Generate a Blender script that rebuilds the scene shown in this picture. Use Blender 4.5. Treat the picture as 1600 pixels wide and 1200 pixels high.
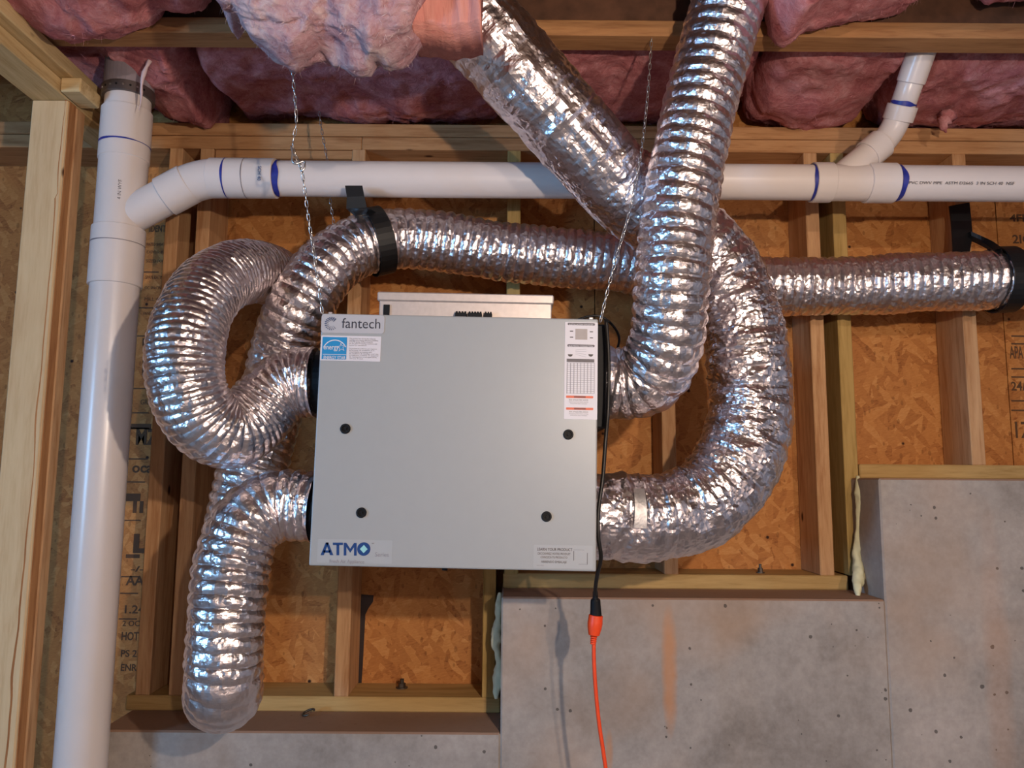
import bpy, bmesh, math, random
import numpy as np
from mathutils import Vector, Matrix, Euler

random.seed(7)
RNG = np.random.default_rng(7)
for o in list(bpy.data.objects):
    bpy.data.objects.remove(o)
SC = bpy.context.scene
COL = SC.collection

# ------------------------------------------------------------------ camera
ZC = 1.45                      # eye height above the basement floor
FPX = 1202.0
PITCH, ROLL = math.radians(7.0), math.radians(0.42)
CAM_R = (Matrix.Rotation(math.pi / 2 + PITCH, 3, 'X') @ Matrix.Rotation(ROLL, 3, 'Z'))
cam_data = bpy.data.cameras.new('camera')
cam_data.sensor_width = 36.0
cam_data.lens = FPX / 1600 * 36.0
cam_data.clip_start = 0.02
cam = bpy.data.objects.new('camera', cam_data)
COL.objects.link(cam)
cam.matrix_world = Matrix.Translation((0, 0, ZC)) @ CAM_R.to_4x4()
SC.camera = cam

# ------------------------------------------------------------------ world, lights, exposure
world = bpy.data.worlds.new('world')
SC.world = world
world.use_nodes = True
bg = world.node_tree.nodes['Background']
bg.inputs['Color'].default_value = (0.45, 0.65, 1.0, 1)
bg.inputs['Strength'].default_value = 0.6

WIN_Y, WIN_Z, WIN_W, WIN_H, WALL_LX = -1.05, 1.60, 0.85, 1.05, -3.3
sky = bpy.data.lights.new('window_daylight', 'AREA')
sky.shape = 'RECTANGLE'
sky.size, sky.size_y = WIN_W, WIN_H
sky.color = (0.24, 0.57, 1.0)
sky.energy = 172
sky_o = bpy.data.objects.new('window_daylight', sky)
COL.objects.link(sky_o)
sky_o.location = (WALL_LX - 0.12, WIN_Y, WIN_Z)
sky_o.rotation_euler = (0, -math.pi / 2, 0)

FILL_POS = Vector((1.3, -2.6, ZC + 0.86))  # place of the bulb added behind the viewer for fill

# work lamp held up just right of the viewer: its shadows lie left of and below the plug, studs and cabinet
lamp_d = bpy.data.lights.new('work_lamp', 'SPOT')
lamp_d.spot_size = math.radians(150)
lamp_d.spot_blend = 0.8
lamp_d.shadow_soft_size = 0.022
lamp_d.color = (1.0, 0.80, 0.63)
lamp_d.energy = 70
lamp_o = bpy.data.objects.new('work_lamp', lamp_d)
COL.objects.link(lamp_o)
lamp_o.location = (0.48, -0.02, ZC + 0.31)
lamp_o.rotation_euler = (Vector((-0.15, 2.0, ZC - 0.25)) - lamp_o.location).to_track_quat('-Z', 'Y').to_euler()

SC.cycles.max_bounces = 7
SC.cycles.diffuse_bounces = 3
SC.cycles.glossy_bounces = 4

vs = SC.view_settings
vs.view_transform = 'Standard'
vs.look = 'None'
vs.exposure = 0.0
vs.gamma = 1.0
vs.use_curve_mapping = False


# ------------------------------------------------------------------ helpers
def W(px, py, Y):
    """the point on the plane at distance Y seen at a place of the photograph"""
    d = CAM_R @ Vector(((px - 800) / FPX, -(py - 600) / FPX, -1.0))
    return Vector((0, 0, ZC)) + d * (Y / d.y)


def lin(r, g, b):
    f = lambda c: (c / 255 / 12.92) if c <= 10.3 else (((c / 255) + 0.055) / 1.055) ** 2.4
    return (f(r), f(g), f(b), 1.0)


def empty(name, loc=(0, 0, 0), rot=None):
    o = bpy.data.objects.new(name, None)
    COL.objects.link(o)
    o.location = loc
    o.empty_display_size = 0.05
    if rot is not None:
        o.rotation_euler = rot
    return o


def tag(o, label, cat, group=None):
    o['label'] = label
    o['category'] = cat
    if group:
        o['group'] = group
    return o


def mesh_obj(name, verts, faces, mat, parent=None, smooth=False):
    me = bpy.data.meshes.new(name)
    me.from_pydata([tuple(v) for v in verts], [], faces)
    me.update()
    return mesh_link(name, me, mat, parent, smooth)


def mesh_link(name, me, mat, parent=None, smooth=False):
    if mat is not None and not me.materials:
        me.materials.append(mat)
    if smooth:
        me.polygons.foreach_set('use_smooth', [True] * len(me.polygons))
    o = bpy.data.objects.new(name, me)
    COL.objects.link(o)
    if parent is not None:
        o.parent = parent
    return o


def bm_obj(name, bm, mat, parent=None, smooth=False):
    me = bpy.data.meshes.new(name)
    bm.to_mesh(me)
    bm.free()
    return mesh_link(name, me, mat, parent, smooth)


def add_box(bm, x0, x1, y0, y1, z0, z1, bevel=0.0, rot=None, seg=1):
    r = bmesh.ops.create_cube(bm, size=1.0)
    vs_ = r['verts']
    M = Matrix.Translation(((x0 + x1) / 2, (y0 + y1) / 2, (z0 + z1) / 2))
    if rot is not None:
        M = M @ rot.to_4x4()
    M = M @ Matrix.Diagonal((x1 - x0, y1 - y0, z1 - z0, 1))
    bmesh.ops.transform(bm, matrix=M, verts=vs_)
    if bevel:
        es = list({e for v in vs_ for e in v.link_edges})
        bmesh.ops.bevel(bm, geom=es, offset=bevel, segments=seg, affect='EDGES', profile=0.5)


def box(name, x0, x1, y0, y1, z0, z1, mat, parent=None, bevel=0.0, rot=None, seg=1):
    bm = bmesh.new()
    add_box(bm, x0, x1, y0, y1, z0, z1, bevel, rot, seg)
    return bm_obj(name, bm, mat, parent)


def catmull(pts, n=24):
    P = [Vector(p) for p in pts]
    P = [P[0] * 2 - P[1]] + P + [P[-1] * 2 - P[-2]]
    out = []
    for i in range(1, len(P) - 2):
        p0, p1, p2, p3 = P[i - 1], P[i], P[i + 1], P[i + 2]
        t = [0.0]
        for a, b in ((p0, p1), (p1, p2), (p2, p3)):
            t.append(t[-1] + max((b - a).length, 1e-6) ** 0.5)
        for k in range(n):
            u = t[1] + (t[2] - t[1]) * k / n
            A1 = p0.lerp(p1, (u - t[0]) / (t[1] - t[0]))
            A2 = p1.lerp(p2, (u - t[1]) / (t[2] - t[1]))
            A3 = p2.lerp(p3, (u - t[2]) / (t[3] - t[2]))
            B1 = A1.lerp(A2, (u - t[0]) / (t[2] - t[0]))
            B2 = A2.lerp(A3, (u - t[1]) / (t[3] - t[1]))
            out.append(B1.lerp(B2, (u - t[1]) / (t[2] - t[1])))
    out.append(P[-2])
    return np.array([tuple(p) for p in out])


def resample(P, ds):
    seg = np.linalg.norm(np.diff(P, axis=0), axis=1)
    s = np.concatenate([[0], np.cumsum(seg)])
    n = max(2, int(round(s[-1] / ds)) + 1)
    t = np.linspace(0, s[-1], n)
    return np.stack([np.interp(t, s, P[:, k]) for k in range(3)], 1), t


def frames(P, up=(0.0, 0.0, 1.0)):
    T = np.gradient(P, axis=0)
    T /= np.linalg.norm(T, axis=1)[:, None] + 1e-12
    n0 = np.array(up) - T[0] * np.dot(up, T[0])
    if np.linalg.norm(n0) < 1e-3:
        n0 = np.array((1.0, 0, 0)) - T[0] * T[0][0]
    n0 /= np.linalg.norm(n0)
    N = [n0]
    for i in range(1, len(P)):
        n = N[-1] - T[i] * np.dot(N[-1], T[i])
        N.append(n / (np.linalg.norm(n) + 1e-12))
    N = np.array(N)
    return T, N, np.cross(T, N)


def _hash(ix, iy, iz, seed):
    h = (ix * 374761393 + iy * 668265263 + iz * 2147483647 + seed * 1274126177) & 0xFFFFFFFF
    h = ((h ^ (h >> 13)) * 1274126177) & 0xFFFFFFFF
    h = h ^ (h >> 16)
    return (h & 0xFFFF) / 32767.5 - 1.0


def vnoise(p, seed=0):
    """value noise in -1..1 for an (n,3) array"""
    p = np.asarray(p, float)
    i = np.floor(p).astype(np.int64)
    f = p - i
    u = f * f * (3 - 2 * f)
    r = 0
    for dx in (0, 1):
        for dy in (0, 1):
            for dz in (0, 1):
                w = (u[:, 0] if dx else 1 - u[:, 0]) * (u[:, 1] if dy else 1 - u[:, 1]) * (u[:, 2] if dz else 1 - u[:, 2])
                r = r + w * _hash(i[:, 0] + dx, i[:, 1] + dy, i[:, 2] + dz, seed)
    return r


def fnoise(p, seed=0, oct=4, gain=0.5):
    a, r, s = 1.0, 0, 0
    for k in range(oct):
        r = r + a * vnoise(p * 2 ** k, seed + k * 17)
        s += a
        a *= gain
    return r / s


def grid_faces(n, m, close=True, off=0):
    f = []
    mm = m if close else m - 1
    for i in range(n - 1):
        for j in range(mm):
            a, b = off + i * m + j, off + i * m + (j + 1) % m
            f.append((a, b, b + m, a + m))
    return f


def tube_data(P, R, m=24, caps=True, up=(0, 0, 1.0)):
    P = np.asarray(P, float)
    R = np.broadcast_to(np.asarray(R, float), (len(P),))
    T, N, B = frames(P, up)
    th = np.arange(m) * 2 * math.pi / m
    V = P[:, None, :] + R[:, None, None] * (np.cos(th)[None, :, None] * N[:, None, :] + np.sin(th)[None, :, None] * B[:, None, :])
    V = V.reshape(-1, 3)
    F = grid_faces(len(P), m)
    if caps:
        F.append(tuple(range(m))[::-1])
        F.append(tuple((len(P) - 1) * m + j for j in range(m)))
    return V, F


def tube(name, P, R, mat, parent=None, m=24, caps=True, smooth=True):
    V, F = tube_data(P, R, m, caps)
    o = mesh_obj(name, V, F, mat, parent)
    if smooth:
        me = o.data
        flags = [len(p.vertices) == 4 for p in me.polygons]
        me.polygons.foreach_set('use_smooth', flags)
    return o


def lathe(name, axis_pts, mat, parent=None, m=32):
    """axis_pts: list of (point, radius); sharp steps come from doubled points"""
    P, R = [], []
    for (p, r) in axis_pts:
        P.append(tuple(p))
        R.append(r)
    P = np.array(P, float)
    d = P[-1] - P[0]
    d /= np.linalg.norm(d)
    a = np.array((0, 0, 1.0)) if abs(d[2]) < 0.9 else np.array((1.0, 0, 0))
    n = a - d * a.dot(d)
    n /= np.linalg.norm(n)
    b = np.cross(d, n)
    th = np.arange(m) * 2 * math.pi / m
    ring = np.cos(th)[:, None] * n + np.sin(th)[:, None] * b
    V = (P[:, None, :] + np.array(R)[:, None, None] * ring[None]).reshape(-1, 3)
    F = grid_faces(len(P), m)
    F.append(tuple(range(m))[::-1])
    F.append(tuple((len(P) - 1) * m + j for j in range(m)))
    return mesh_obj(name, V, F, mat, parent)


# ------------------------------------------------------------------ materials
def mat_new(name):
    m = bpy.data.materials.new(name)
    m.use_nodes = True
    nt = m.node_tree
    b = nt.nodes['Principled BSDF']
    return m, nt, b


def nd(nt, typ, **kw):
    n = nt.nodes.new(typ)
    for k, v in kw.items():
        if k in n.inputs.keys() if isinstance(k, str) else False:
            n.inputs[k].default_value = v
        else:
            setattr(n, k, v)
    return n


def ramp(nt, fac, stops):
    r = nt.nodes.new('ShaderNodeValToRGB')
    cr = r.color_ramp
    while len(cr.elements) > 1:
        cr.elements.remove(cr.elements[-1])
    cr.elements[0].position = stops[0][0]
    cr.elements[0].color = stops[0][1]
    for p, c in stops[1:]:
        e = cr.elements.new(p)
        e.color = c
    nt.links.new(fac, r.inputs['Fac'])
    return r.outputs['Color']


def coords(nt, scale=(1, 1, 1), rot=(0, 0, 0), rand=False):
    tc = nt.nodes.new('ShaderNodeTexCoord')
    mp = nt.nodes.new('ShaderNodeMapping')
    mp.inputs['Scale'].default_value = scale
    mp.inputs['Rotation'].default_value = rot
    if rand:
        oi = nt.nodes.new('ShaderNodeObjectInfo')
        mul = nt.nodes.new('ShaderNodeVectorMath')
        mul.operation = 'SCALE'
        mul.inputs[0].default_value = (37.0, 53.0, 71.0)
        nt.links.new(oi.outputs['Random'], mul.inputs['Scale'])
        add = nt.nodes.new('ShaderNodeVectorMath')
        nt.links.new(tc.outputs['Object'], add.inputs[0])
        nt.links.new(mul.outputs[0], add.inputs[1])
        nt.links.new(add.outputs[0], mp.inputs['Vector'])
    else:
        nt.links.new(tc.outputs['Object'], mp.inputs['Vector'])
    return mp.outputs['Vector']


def noise(nt, vec, scale, detail=4, rough=0.55, dist=0.0):
    n = nt.nodes.new('ShaderNodeTexNoise')
    n.inputs['Scale'].default_value = scale
    n.inputs['Detail'].default_value = detail
    n.inputs['Roughness'].default_value = rough
    n.inputs['Distortion'].default_value = dist
    nt.links.new(vec, n.inputs['Vector'])
    return n.outputs['Fac']


def mix(nt, fac, a, b, mode='MIX'):
    n = nt.nodes.new('ShaderNodeMix')
    n.data_type = 'RGBA'
    n.blend_type = mode
    for inp, v in ((n.inputs[0], fac), (n.inputs[6], a), (n.inputs[7], b)):
        if isinstance(v, (int, float)):
            inp.default_value = v
        elif isinstance(v, tuple):
            inp.default_value = v
        else:
            nt.links.new(v, inp)
    return n.outputs[2]


def math_n(nt, op, a, b=None, c=None):
    n = nt.nodes.new('ShaderNodeMath')
    n.operation = op
    for k, v in enumerate((a, b, c)):
        if v is None:
            continue
        if isinstance(v, (int, float)):
            n.inputs[k].default_value = v
        else:
            nt.links.new(v, n.inputs[k])
    return n.outputs[0]


def bump(nt, bsdf, h, strength=0.3, dist=0.002):
    b = nt.nodes.new('ShaderNodeBump')
    b.inputs['Strength'].default_value = strength
    b.inputs['Distance'].default_value = dist
    nt.links.new(h, b.inputs['Height'])
    nt.links.new(b.outputs['Normal'], bsdf.inputs['Normal'])


def plain(name, col, rough=0.5, metal=0.0, var=0.08, scale=30.0, bstr=0.0, spec=0.5):
    m, nt, b = mat_new(name)
    v = coords(nt)
    n = noise(nt, v, scale, 3)
    c2 = tuple(max(0, x * (1 - var)) for x in col[:3]) + (1,)
    c3 = tuple(min(1, x * (1 + var)) for x in col[:3]) + (1,)
    nt.links.new(ramp(nt, n, [(0.3, c2), (0.7, c3)]), b.inputs['Base Color'])
    b.inputs['Roughness'].default_value = rough
    b.inputs['Metallic'].default_value = metal
    b.inputs['Specular IOR Level'].default_value = spec
    if bstr:
        bump(nt, b, n, bstr)
    return m


def wood(name, c_dark, c_light, axis, knots=True):
    m, nt, b = mat_new(name)
    s = {'x': (1.2, 14, 14), 'y': (14, 1.2, 14), 'z': (14, 14, 1.2)}[axis]
    v = coords(nt, s, rand=True)
    n1 = noise(nt, v, 3.0, 5, 0.6, 0.6)
    n2 = noise(nt, v, 14.0, 3, 0.6)
    f = math_n(nt, 'ADD', math_n(nt, 'MULTIPLY', n1, 0.7), math_n(nt, 'MULTIPLY', n2, 0.3))
    col = ramp(nt, f, [(0.36, c_dark), (0.5, tuple((a + 2 * c) / 3 for a, c in zip(c_dark, c_light))), (0.64, c_light)])
    big = noise(nt, coords(nt, (1, 1, 1), rand=True), 2.2, 3)
    col = mix(nt, math_n(nt, 'MULTIPLY', math_n(nt, 'SUBTRACT', big, 0.4), 1.2), col, c_dark)
    if knots:
        ks = {'x': (0.55, 1, 1), 'y': (1, 0.55, 1), 'z': (1, 1, 0.55)}[axis]
        vo = nt.nodes.new('ShaderNodeTexVoronoi')
        vo.inputs['Scale'].default_value = 8.0
        nt.links.new(coords(nt, ks, rand=True), vo.inputs['Vector'])
        kf = ramp(nt, vo.outputs['Distance'], [(0.035, (1, 1, 1, 1)), (0.075, (0, 0, 0, 1))])
        col = mix(nt, kf, col, lin(70, 38, 18))
    nt.links.new(col, b.inputs['Base Color'])
    b.inputs['Roughness'].default_value = 0.75
    b.inputs['Specular IOR Level'].default_value = 0.25
    bump(nt, b, f, 0.25, 0.001)
    return m


def osb_material():
    m, nt, b = mat_new('osb_sheathing')
    layers = []
    for k, ang in enumerate((0.25, 1.25, 2.3)):
        v = coords(nt, (1, 1, 1), (0, ang, 0.0))
        w = noise(nt, v, 14.0, 3)
        sc = nt.nodes.new('ShaderNodeMapping')
        sc.inputs['Scale'].default_value = (17, 1, 62)
        sc.inputs['Location'].default_value = (3.1 * k, 0, 5.7 * k)
        nt.links.new(v, sc.inputs['Vector'])
        wob = nt.nodes.new('ShaderNodeVectorMath')
        wob.operation = 'ADD'
        nt.links.new(sc.outputs['Vector'], wob.inputs[0])
        nt.links.new(w, wob.inputs[1])
        vo = nt.nodes.new('ShaderNodeTexVoronoi')
        vo.voronoi_dimensions = '3D'
        vo.inputs['Scale'].default_value = 1.0
        nt.links.new(wob.outputs[0], vo.inputs['Vector'])
        sep = nt.nodes.new('ShaderNodeSeparateColor')
        nt.links.new(vo.outputs['Color'], sep.inputs[0])
        grain = noise(nt, sc.outputs['Vector'], 4.0, 3)
        layers.append((sep.outputs[0], sep.outputs[1], grain))
    sel1 = math_n(nt, 'GREATER_THAN', layers[1][1], 0.55)
    sel2 = math_n(nt, 'GREATER_THAN', layers[2][1], 0.60)
    val = layers[0][0]
    for s_, l in ((sel1, layers[1]), (sel2, layers[2])):
        mx = nt.nodes.new('ShaderNodeMix')
        nt.links.new(s_, mx.inputs[0])
        nt.links.new(val, mx.inputs[2])
        nt.links.new(l[0], mx.inputs[3])
        val = mx.outputs[0]
    val2 = math_n(nt, 'ADD', math_n(nt, 'MULTIPLY', val, 0.45), math_n(nt, 'MULTIPLY', layers[0][2], 0.55))
    col = ramp(nt, val2, [(0.14, lin(132, 76, 36)), (0.32, lin(176, 114, 60)), (0.62, lin(196, 134, 74)), (0.92, lin(214, 160, 100))])
    vo = nt.nodes.new('ShaderNodeTexVoronoi')
    vo.inputs['Scale'].default_value = 9.0
    nt.links.new(coords(nt), vo.inputs['Vector'])
    kf = ramp(nt, vo.outputs['Distance'], [(0.03, (1, 1, 1, 1)), (0.055, (0, 0, 0, 1))])
    col = mix(nt, kf, col, lin(52, 26, 12))
    fl = nt.nodes.new('ShaderNodeTexVoronoi')
    fl.inputs['Scale'].default_value = 1.0
    nt.links.new(coords(nt, (70, 1, 38), (0, 0.6, 0)), fl.inputs['Vector'])
    fs = nt.nodes.new('ShaderNodeSeparateColor')
    nt.links.new(fl.outputs['Color'], fs.inputs[0])
    ff = math_n(nt, 'LESS_THAN', fl.outputs['Distance'], math_n(nt, 'MULTIPLY', math_n(nt, 'POWER', fs.outputs[0], 2.5), 0.34))
    col = mix(nt, math_n(nt, 'MULTIPLY', ff, 0.35), col, lin(92, 48, 20))
    nt.links.new(col, b.inputs['Base Color'])
    b.inputs['Roughness'].default_value = 0.7
    b.inputs['Specular IOR Level'].default_value = 0.3
    bump(nt, b, val2, 0.5, 0.002)
    return m


def ellipse_mask(nt, pos, cx, cz, rx, rz, soft=0.5, wob=None):
    sp = nt.nodes.new('ShaderNodeSeparateXYZ')
    nt.links.new(pos, sp.inputs[0])
    dx = math_n(nt, 'DIVIDE', math_n(nt, 'SUBTRACT', sp.outputs[0], cx), rx)
    dz = math_n(nt, 'DIVIDE', math_n(nt, 'SUBTRACT', sp.outputs[2], cz), rz)
    d = math_n(nt, 'ADD', math_n(nt, 'MULTIPLY', dx, dx), math_n(nt, 'MULTIPLY', dz, dz))
    if wob is not None:
        d = math_n(nt, 'ADD', d, math_n(nt, 'MULTIPLY', math_n(nt, 'SUBTRACT', wob, 0.5), 1.6))
    mr = nt.nodes.new('ShaderNodeMapRange')
    nt.links.new(d, mr.inputs[0])
    mr.inputs[1].default_value = 1.0 - soft
    mr.inputs[2].default_value = 1.0 + soft
    mr.inputs[3].default_value = 1.0
    mr.inputs[4].default_value = 0.0
    return mr.outputs[0]


def concrete_material():
    m, nt, b = mat_new('cast_concrete')
    v = coords(nt)
    n1 = noise(nt, v, 3.2, 6, 0.6, 0.3)
    n2 = noise(nt, v, 60.0, 4, 0.6)
    col = ramp(nt, n1, [(0.28, lin(122, 113, 106)), (0.5, lin(157, 148, 141)), (0.72, lin(182, 170, 162))])
    col = mix(nt, 0.22, col, ramp(nt, n2, [(0.3, lin(120, 112, 106)), (0.7, lin(190, 180, 172))]))
    nb = noise(nt, v, 2.1, 3)
    col = mix(nt, ramp(nt, nb, [(0.50, (0, 0, 0, 1)), (0.70, (0.7, 0.7, 0.7, 1))]), col, lin(172, 142, 118))
    # bug holes
    vo = nt.nodes.new('ShaderNodeTexVoronoi')
    vo.inputs['Scale'].default_value = 34.0
    nt.links.new(v, vo.inputs['Vector'])
    sep = nt.nodes.new('ShaderNodeSeparateColor')
    nt.links.new(vo.outputs['Color'], sep.inputs[0])
    rad = math_n(nt, 'MULTIPLY', math_n(nt, 'POWER', sep.outputs[0], 3.0), math_n(nt, 'MULTIPLY', n2, 0.34))
    hole = math_n(nt, 'LESS_THAN', vo.outputs['Distance'], rad)
    col = mix(nt, math_n(nt, 'MULTIPLY', hole, 0.75), col, lin(62, 56, 52))
    # rust runs with a shape of their own
    wob = noise(nt, v, 16.0, 3)
    for (px, py, hw, hh, k) in ((1046, 1046, 10, 80, 0.62), (952, 1178, 5, 28, 0.5), (1562, 1080, 18, 220, 0.16)):
        c = W(px, py, 1.94)
        msk = ellipse_mask(nt, v, c.x, c.z, hw * 1.94 / FPX, hh * 1.94 / FPX, 0.8, wob)
        col = mix(nt, math_n(nt, 'MULTIPLY', msk, k), col, lin(196, 130, 76))
    # sawdust and dirt lying on the ledges
    g = nt.nodes.new('ShaderNodeNewGeometry')
    sp = nt.nodes.new('ShaderNodeSeparateXYZ')
    nt.links.new(g.outputs['True Normal'], sp.inputs[0])
    col = mix(nt, math_n(nt, 'MULTIPLY', math_n(nt, 'GREATER_THAN', sp.outputs[2], 0.6), 0.8), col, lin(150, 112, 86))
    nt.links.new(col, b.inputs['Base Color'])
    b.inputs['Roughness'].default_value = 0.85
    b.inputs['Specular IOR Level'].default_value = 0.3
    hh = math_n(nt, 'SUBTRACT', math_n(nt, 'MULTIPLY', n2, 0.4), hole)
    bump(nt, b, hh, 0.35, 0.002)
    return m


def foil_material(name, col, rough, sc, st):
    m, nt, b = mat_new(name)
    v = coords(nt)
    vo = nt.nodes.new('ShaderNodeTexVoronoi')
    vo.inputs['Scale'].default_value = sc
    nt.links.new(v, vo.inputs['Vector'])
    n = noise(nt, v, sc * 0.7, 3, 0.6, 0.5)
    h = math_n(nt, 'ADD', math_n(nt, 'MULTIPLY', vo.outputs['Distance'], 0.6), n)
    bump(nt, b, h, st, 0.003)
    nt.links.new(ramp(nt, n, [(0.3, tuple(c * 0.88 for c in col[:3]) + (1,)), (0.7, col)]), b.inputs['Base Color'])
    b.inputs['Metallic'].default_value = 1.0
    b.inputs['Roughness'].default_value = rough
    return m


def insulation_material(name, c1, c2, c3, axis_scale=(1, 1, 1)):
    m, nt, b = mat_new(name)
    v = coords(nt, axis_scale)
    n1 = noise(nt, v, 9.0, 6, 0.65, 1.2)
    n2 = noise(nt, v, 45.0, 5, 0.7, 2.0)
    f = math_n(nt, 'ADD', math_n(nt, 'MULTIPLY', n1, 0.65), math_n(nt, 'MULTIPLY', n2, 0.35))
    nt.links.new(ramp(nt, f, [(0.36, c1), (0.5, c2), (0.64, c3)]), b.inputs['Base Color'])
    b.inputs['Roughness'].default_value = 1.0
    b.inputs['Specular IOR Level'].default_value = 0.05
    bump(nt, b, f, 0.8, 0.012)
    return m


M = {}
M['stud_z'] = wood('spruce_upright', lin(168, 120, 80), lin(208, 166, 122), 'z')
M['stud_pale_z'] = wood('pale_spruce_upright', lin(200, 166, 124), lin(218, 190, 148), 'z')
M['plate_x'] = wood('spruce_level', lin(160, 112, 72), lin(200, 154, 108), 'x')
M['pale_y'] = wood('pale_spruce_crosswise', lin(180, 148, 100), lin(220, 194, 146), 'y')
M['pale_x'] = wood('pale_spruce_level', lin(180, 148, 100), lin(220, 194, 146), 'x')
M['treated_x'] = wood('treated_pine_level', lin(164, 130, 78), lin(196, 162, 106), 'x', False)
M['treated_z'] = wood('treated_pine_upright', lin(158, 128, 72), lin(192, 160, 100), 'z', False)
M['flange'] = wood('joist_timber', lin(140, 96, 62), lin(186, 138, 92), 'x', False)
M['osb'] = osb_material()
M['wane'] = wood('wane_upright', lin(150, 98, 58), lin(190, 134, 84), 'z')
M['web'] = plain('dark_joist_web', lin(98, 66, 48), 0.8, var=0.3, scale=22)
M['concrete'] = concrete_material()
M['pvc'] = plain('white_pvc', lin(220, 210, 206), 0.28, var=0.02, scale=8)
M['primer'] = plain('blue_primer', lin(40, 50, 140), 0.4, var=0.25, scale=60)
M['pvc_line'] = plain('fitting_seam', lin(120, 112, 118), 0.5)
M['ink'] = plain('grey_ink', lin(92, 88, 92), 0.6)
M['rubber'] = plain('grey_rubber_sleeve', lin(148, 138, 146), 0.6)
M['steel_band'] = plain('galvanised_band', lin(110, 100, 98), 0.45, 0.7)
M['foil'] = foil_material('foil_duct', lin(238, 229, 231), 0.31, 95.0, 0.30)
M['sleeve'] = foil_material('foil_sleeve', lin(238, 229, 232), 0.29, 60.0, 0.38)
M['panel'] = plain('grey_painted_panel', lin(158, 160, 161), 0.38, var=0.01)
M['body'] = plain('galvanised_cabinet', lin(150, 146, 144), 0.45, 0.5)
M['black'] = plain('black_plastic', lin(14, 15, 19), 0.6, spec=0.25)
M['strap'] = plain('black_strap', lin(12, 12, 14), 0.5, var=0.2)
M['cord'] = plain('black_cord', lin(22, 20, 20), 0.45)
M['orange'] = plain('orange_cord', lin(240, 74, 26), 0.45, var=0.05)
M['galv'] = plain('galvanised_sheet', lin(212, 200, 194), 0.42, 0.55, var=0.05, scale=90)
M['chain'] = plain('zinc_chain', lin(205, 205, 205), 0.28, 0.9)
M['dark_steel'] = plain('dark_steel', lin(96, 88, 80), 0.45, 0.8, var=0.3)
M['label_white'] = plain('white_label', lin(212, 207, 212), 0.5, var=0.01)
M['label_grey'] = plain('pale_badge', lin(180, 179, 184), 0.35, var=0.01)
M['clear_label'] = plain('silver_label', lin(165, 167, 169), 0.4, var=0.01)
M['badge_ink'] = plain('dark_badge_ink', lin(58, 58, 68), 0.4)
M['emblem'] = plain('blue_grey_emblem', lin(66, 82, 116), 0.4)
M['cyan'] = plain('cyan_print', lin(24, 134, 190), 0.5, var=0.02)
M['navy'] = plain('navy_print', lin(16, 60, 118), 0.4, var=0.03)
M['mint'] = plain('mint_print', lin(150, 206, 208), 0.4, var=0.02)
M['text_grey'] = plain('grey_print', lin(140, 138, 146), 0.5)
M['text_dark'] = plain('dark_print', lin(84, 78, 84), 0.5)
M['print_black'] = plain('black_print', lin(40, 34, 36), 0.5)
M['warn'] = plain('orange_print', lin(214, 92, 58), 0.5)
M['warn_dark'] = plain('dark_red_print', lin(120, 40, 34), 0.5)
M['taupe'] = plain('taupe_print', lin(158, 148, 144), 0.5)
M['foam'] = plain('spray_foam', lin(218, 212, 172), 0.7, var=0.08, scale=40, bstr=0.4)
M['foam_green'] = plain('spray_foam_pale', lin(226, 218, 184), 0.7, var=0.08, scale=40, bstr=0.4)
M['pink'] = insulation_material('pink_glass_wool', lin(160, 90, 94), lin(190, 122, 124), lin(212, 156, 158))
M['pink_pale'] = insulation_material('pale_pink_glass_wool', lin(148, 98, 102), lin(178, 142, 148), lin(198, 176, 178))
M['pink_cut'] = insulation_material('cut_glass_wool', lin(182, 112, 106), lin(200, 134, 124), lin(212, 150, 138), (1, 1, 0.12))
M['fibre_pale'] = plain('glass_fibres_pale', lin(214, 190, 192), 0.9, var=0.05, spec=0.1)
M['fibre'] = plain('glass_fibres', lin(220, 156, 164), 0.9, var=0.1, spec=0.1)
M['stain'] = plain('dark_stain', lin(44, 30, 28), 0.6)
M['osb_ink'] = plain('osb_ink', lin(92, 64, 42), 0.8)
M['floor'] = plain('floor_slab', lin(150, 142, 136), 0.8, var=0.12, scale=6)
M['blanket'] = plain('white_wall_blanket', lin(222, 216, 212), 0.6, var=0.05, scale=3)
M['tape'] = foil_material('silver_tape', lin(200, 198, 200), 0.5, 50, 0.4)

# ------------------------------------------------------------------ setting: levels taken from the photograph
YP = 2.10            # front of plates and studs
YO = YP + 0.14       # inner face of the sheathing
YF = 1.94            # face of the foundation
Z_L = W(480, 1112, YP).z
Z_M = W(1000, 920, YP).z
Z_R = W(1450, 748, YP).z
ZT = W(1000, 197, YP).z          # top of the double top plate = underside of the joists
X_LM = W(783, 1000, YF).x
X_MR = W(1386, 1000, YF).x
X_LL = W(150, 1190, YF).x
XL, XR, YB = WALL_LX, 3.2, -4.2

box('floor', XL - 0.2, XR + 0.2, YB - 0.2, 2.5, -0.12, 0.0, M['floor'])['kind'] = 'structure'

# foundation: three poured steps
fnd = empty('wall_foundation', (0, 0, 0))
fnd['kind'] = 'structure'
box('concrete_step', X_LL, X_LM, YF, 2.32, 0, Z_L, M['concrete'], fnd, 0.004)
box('concrete_step', X_LM, X_MR, YF, 2.32, 0, Z_M, M['concrete'], fnd, 0.004)
box('concrete_step', X_MR, XR, YF, 2.32, 0, Z_R, M['concrete'], fnd, 0.004)

# cripple wall
wb = empty('wall_back', (0, YO, 0))
wb['kind'] = 'structure'


def in_wall(o):
    o.parent = wb
    o.matrix_parent_inverse = Matrix.Translation(wb.location).inverted()
    return o


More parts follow.
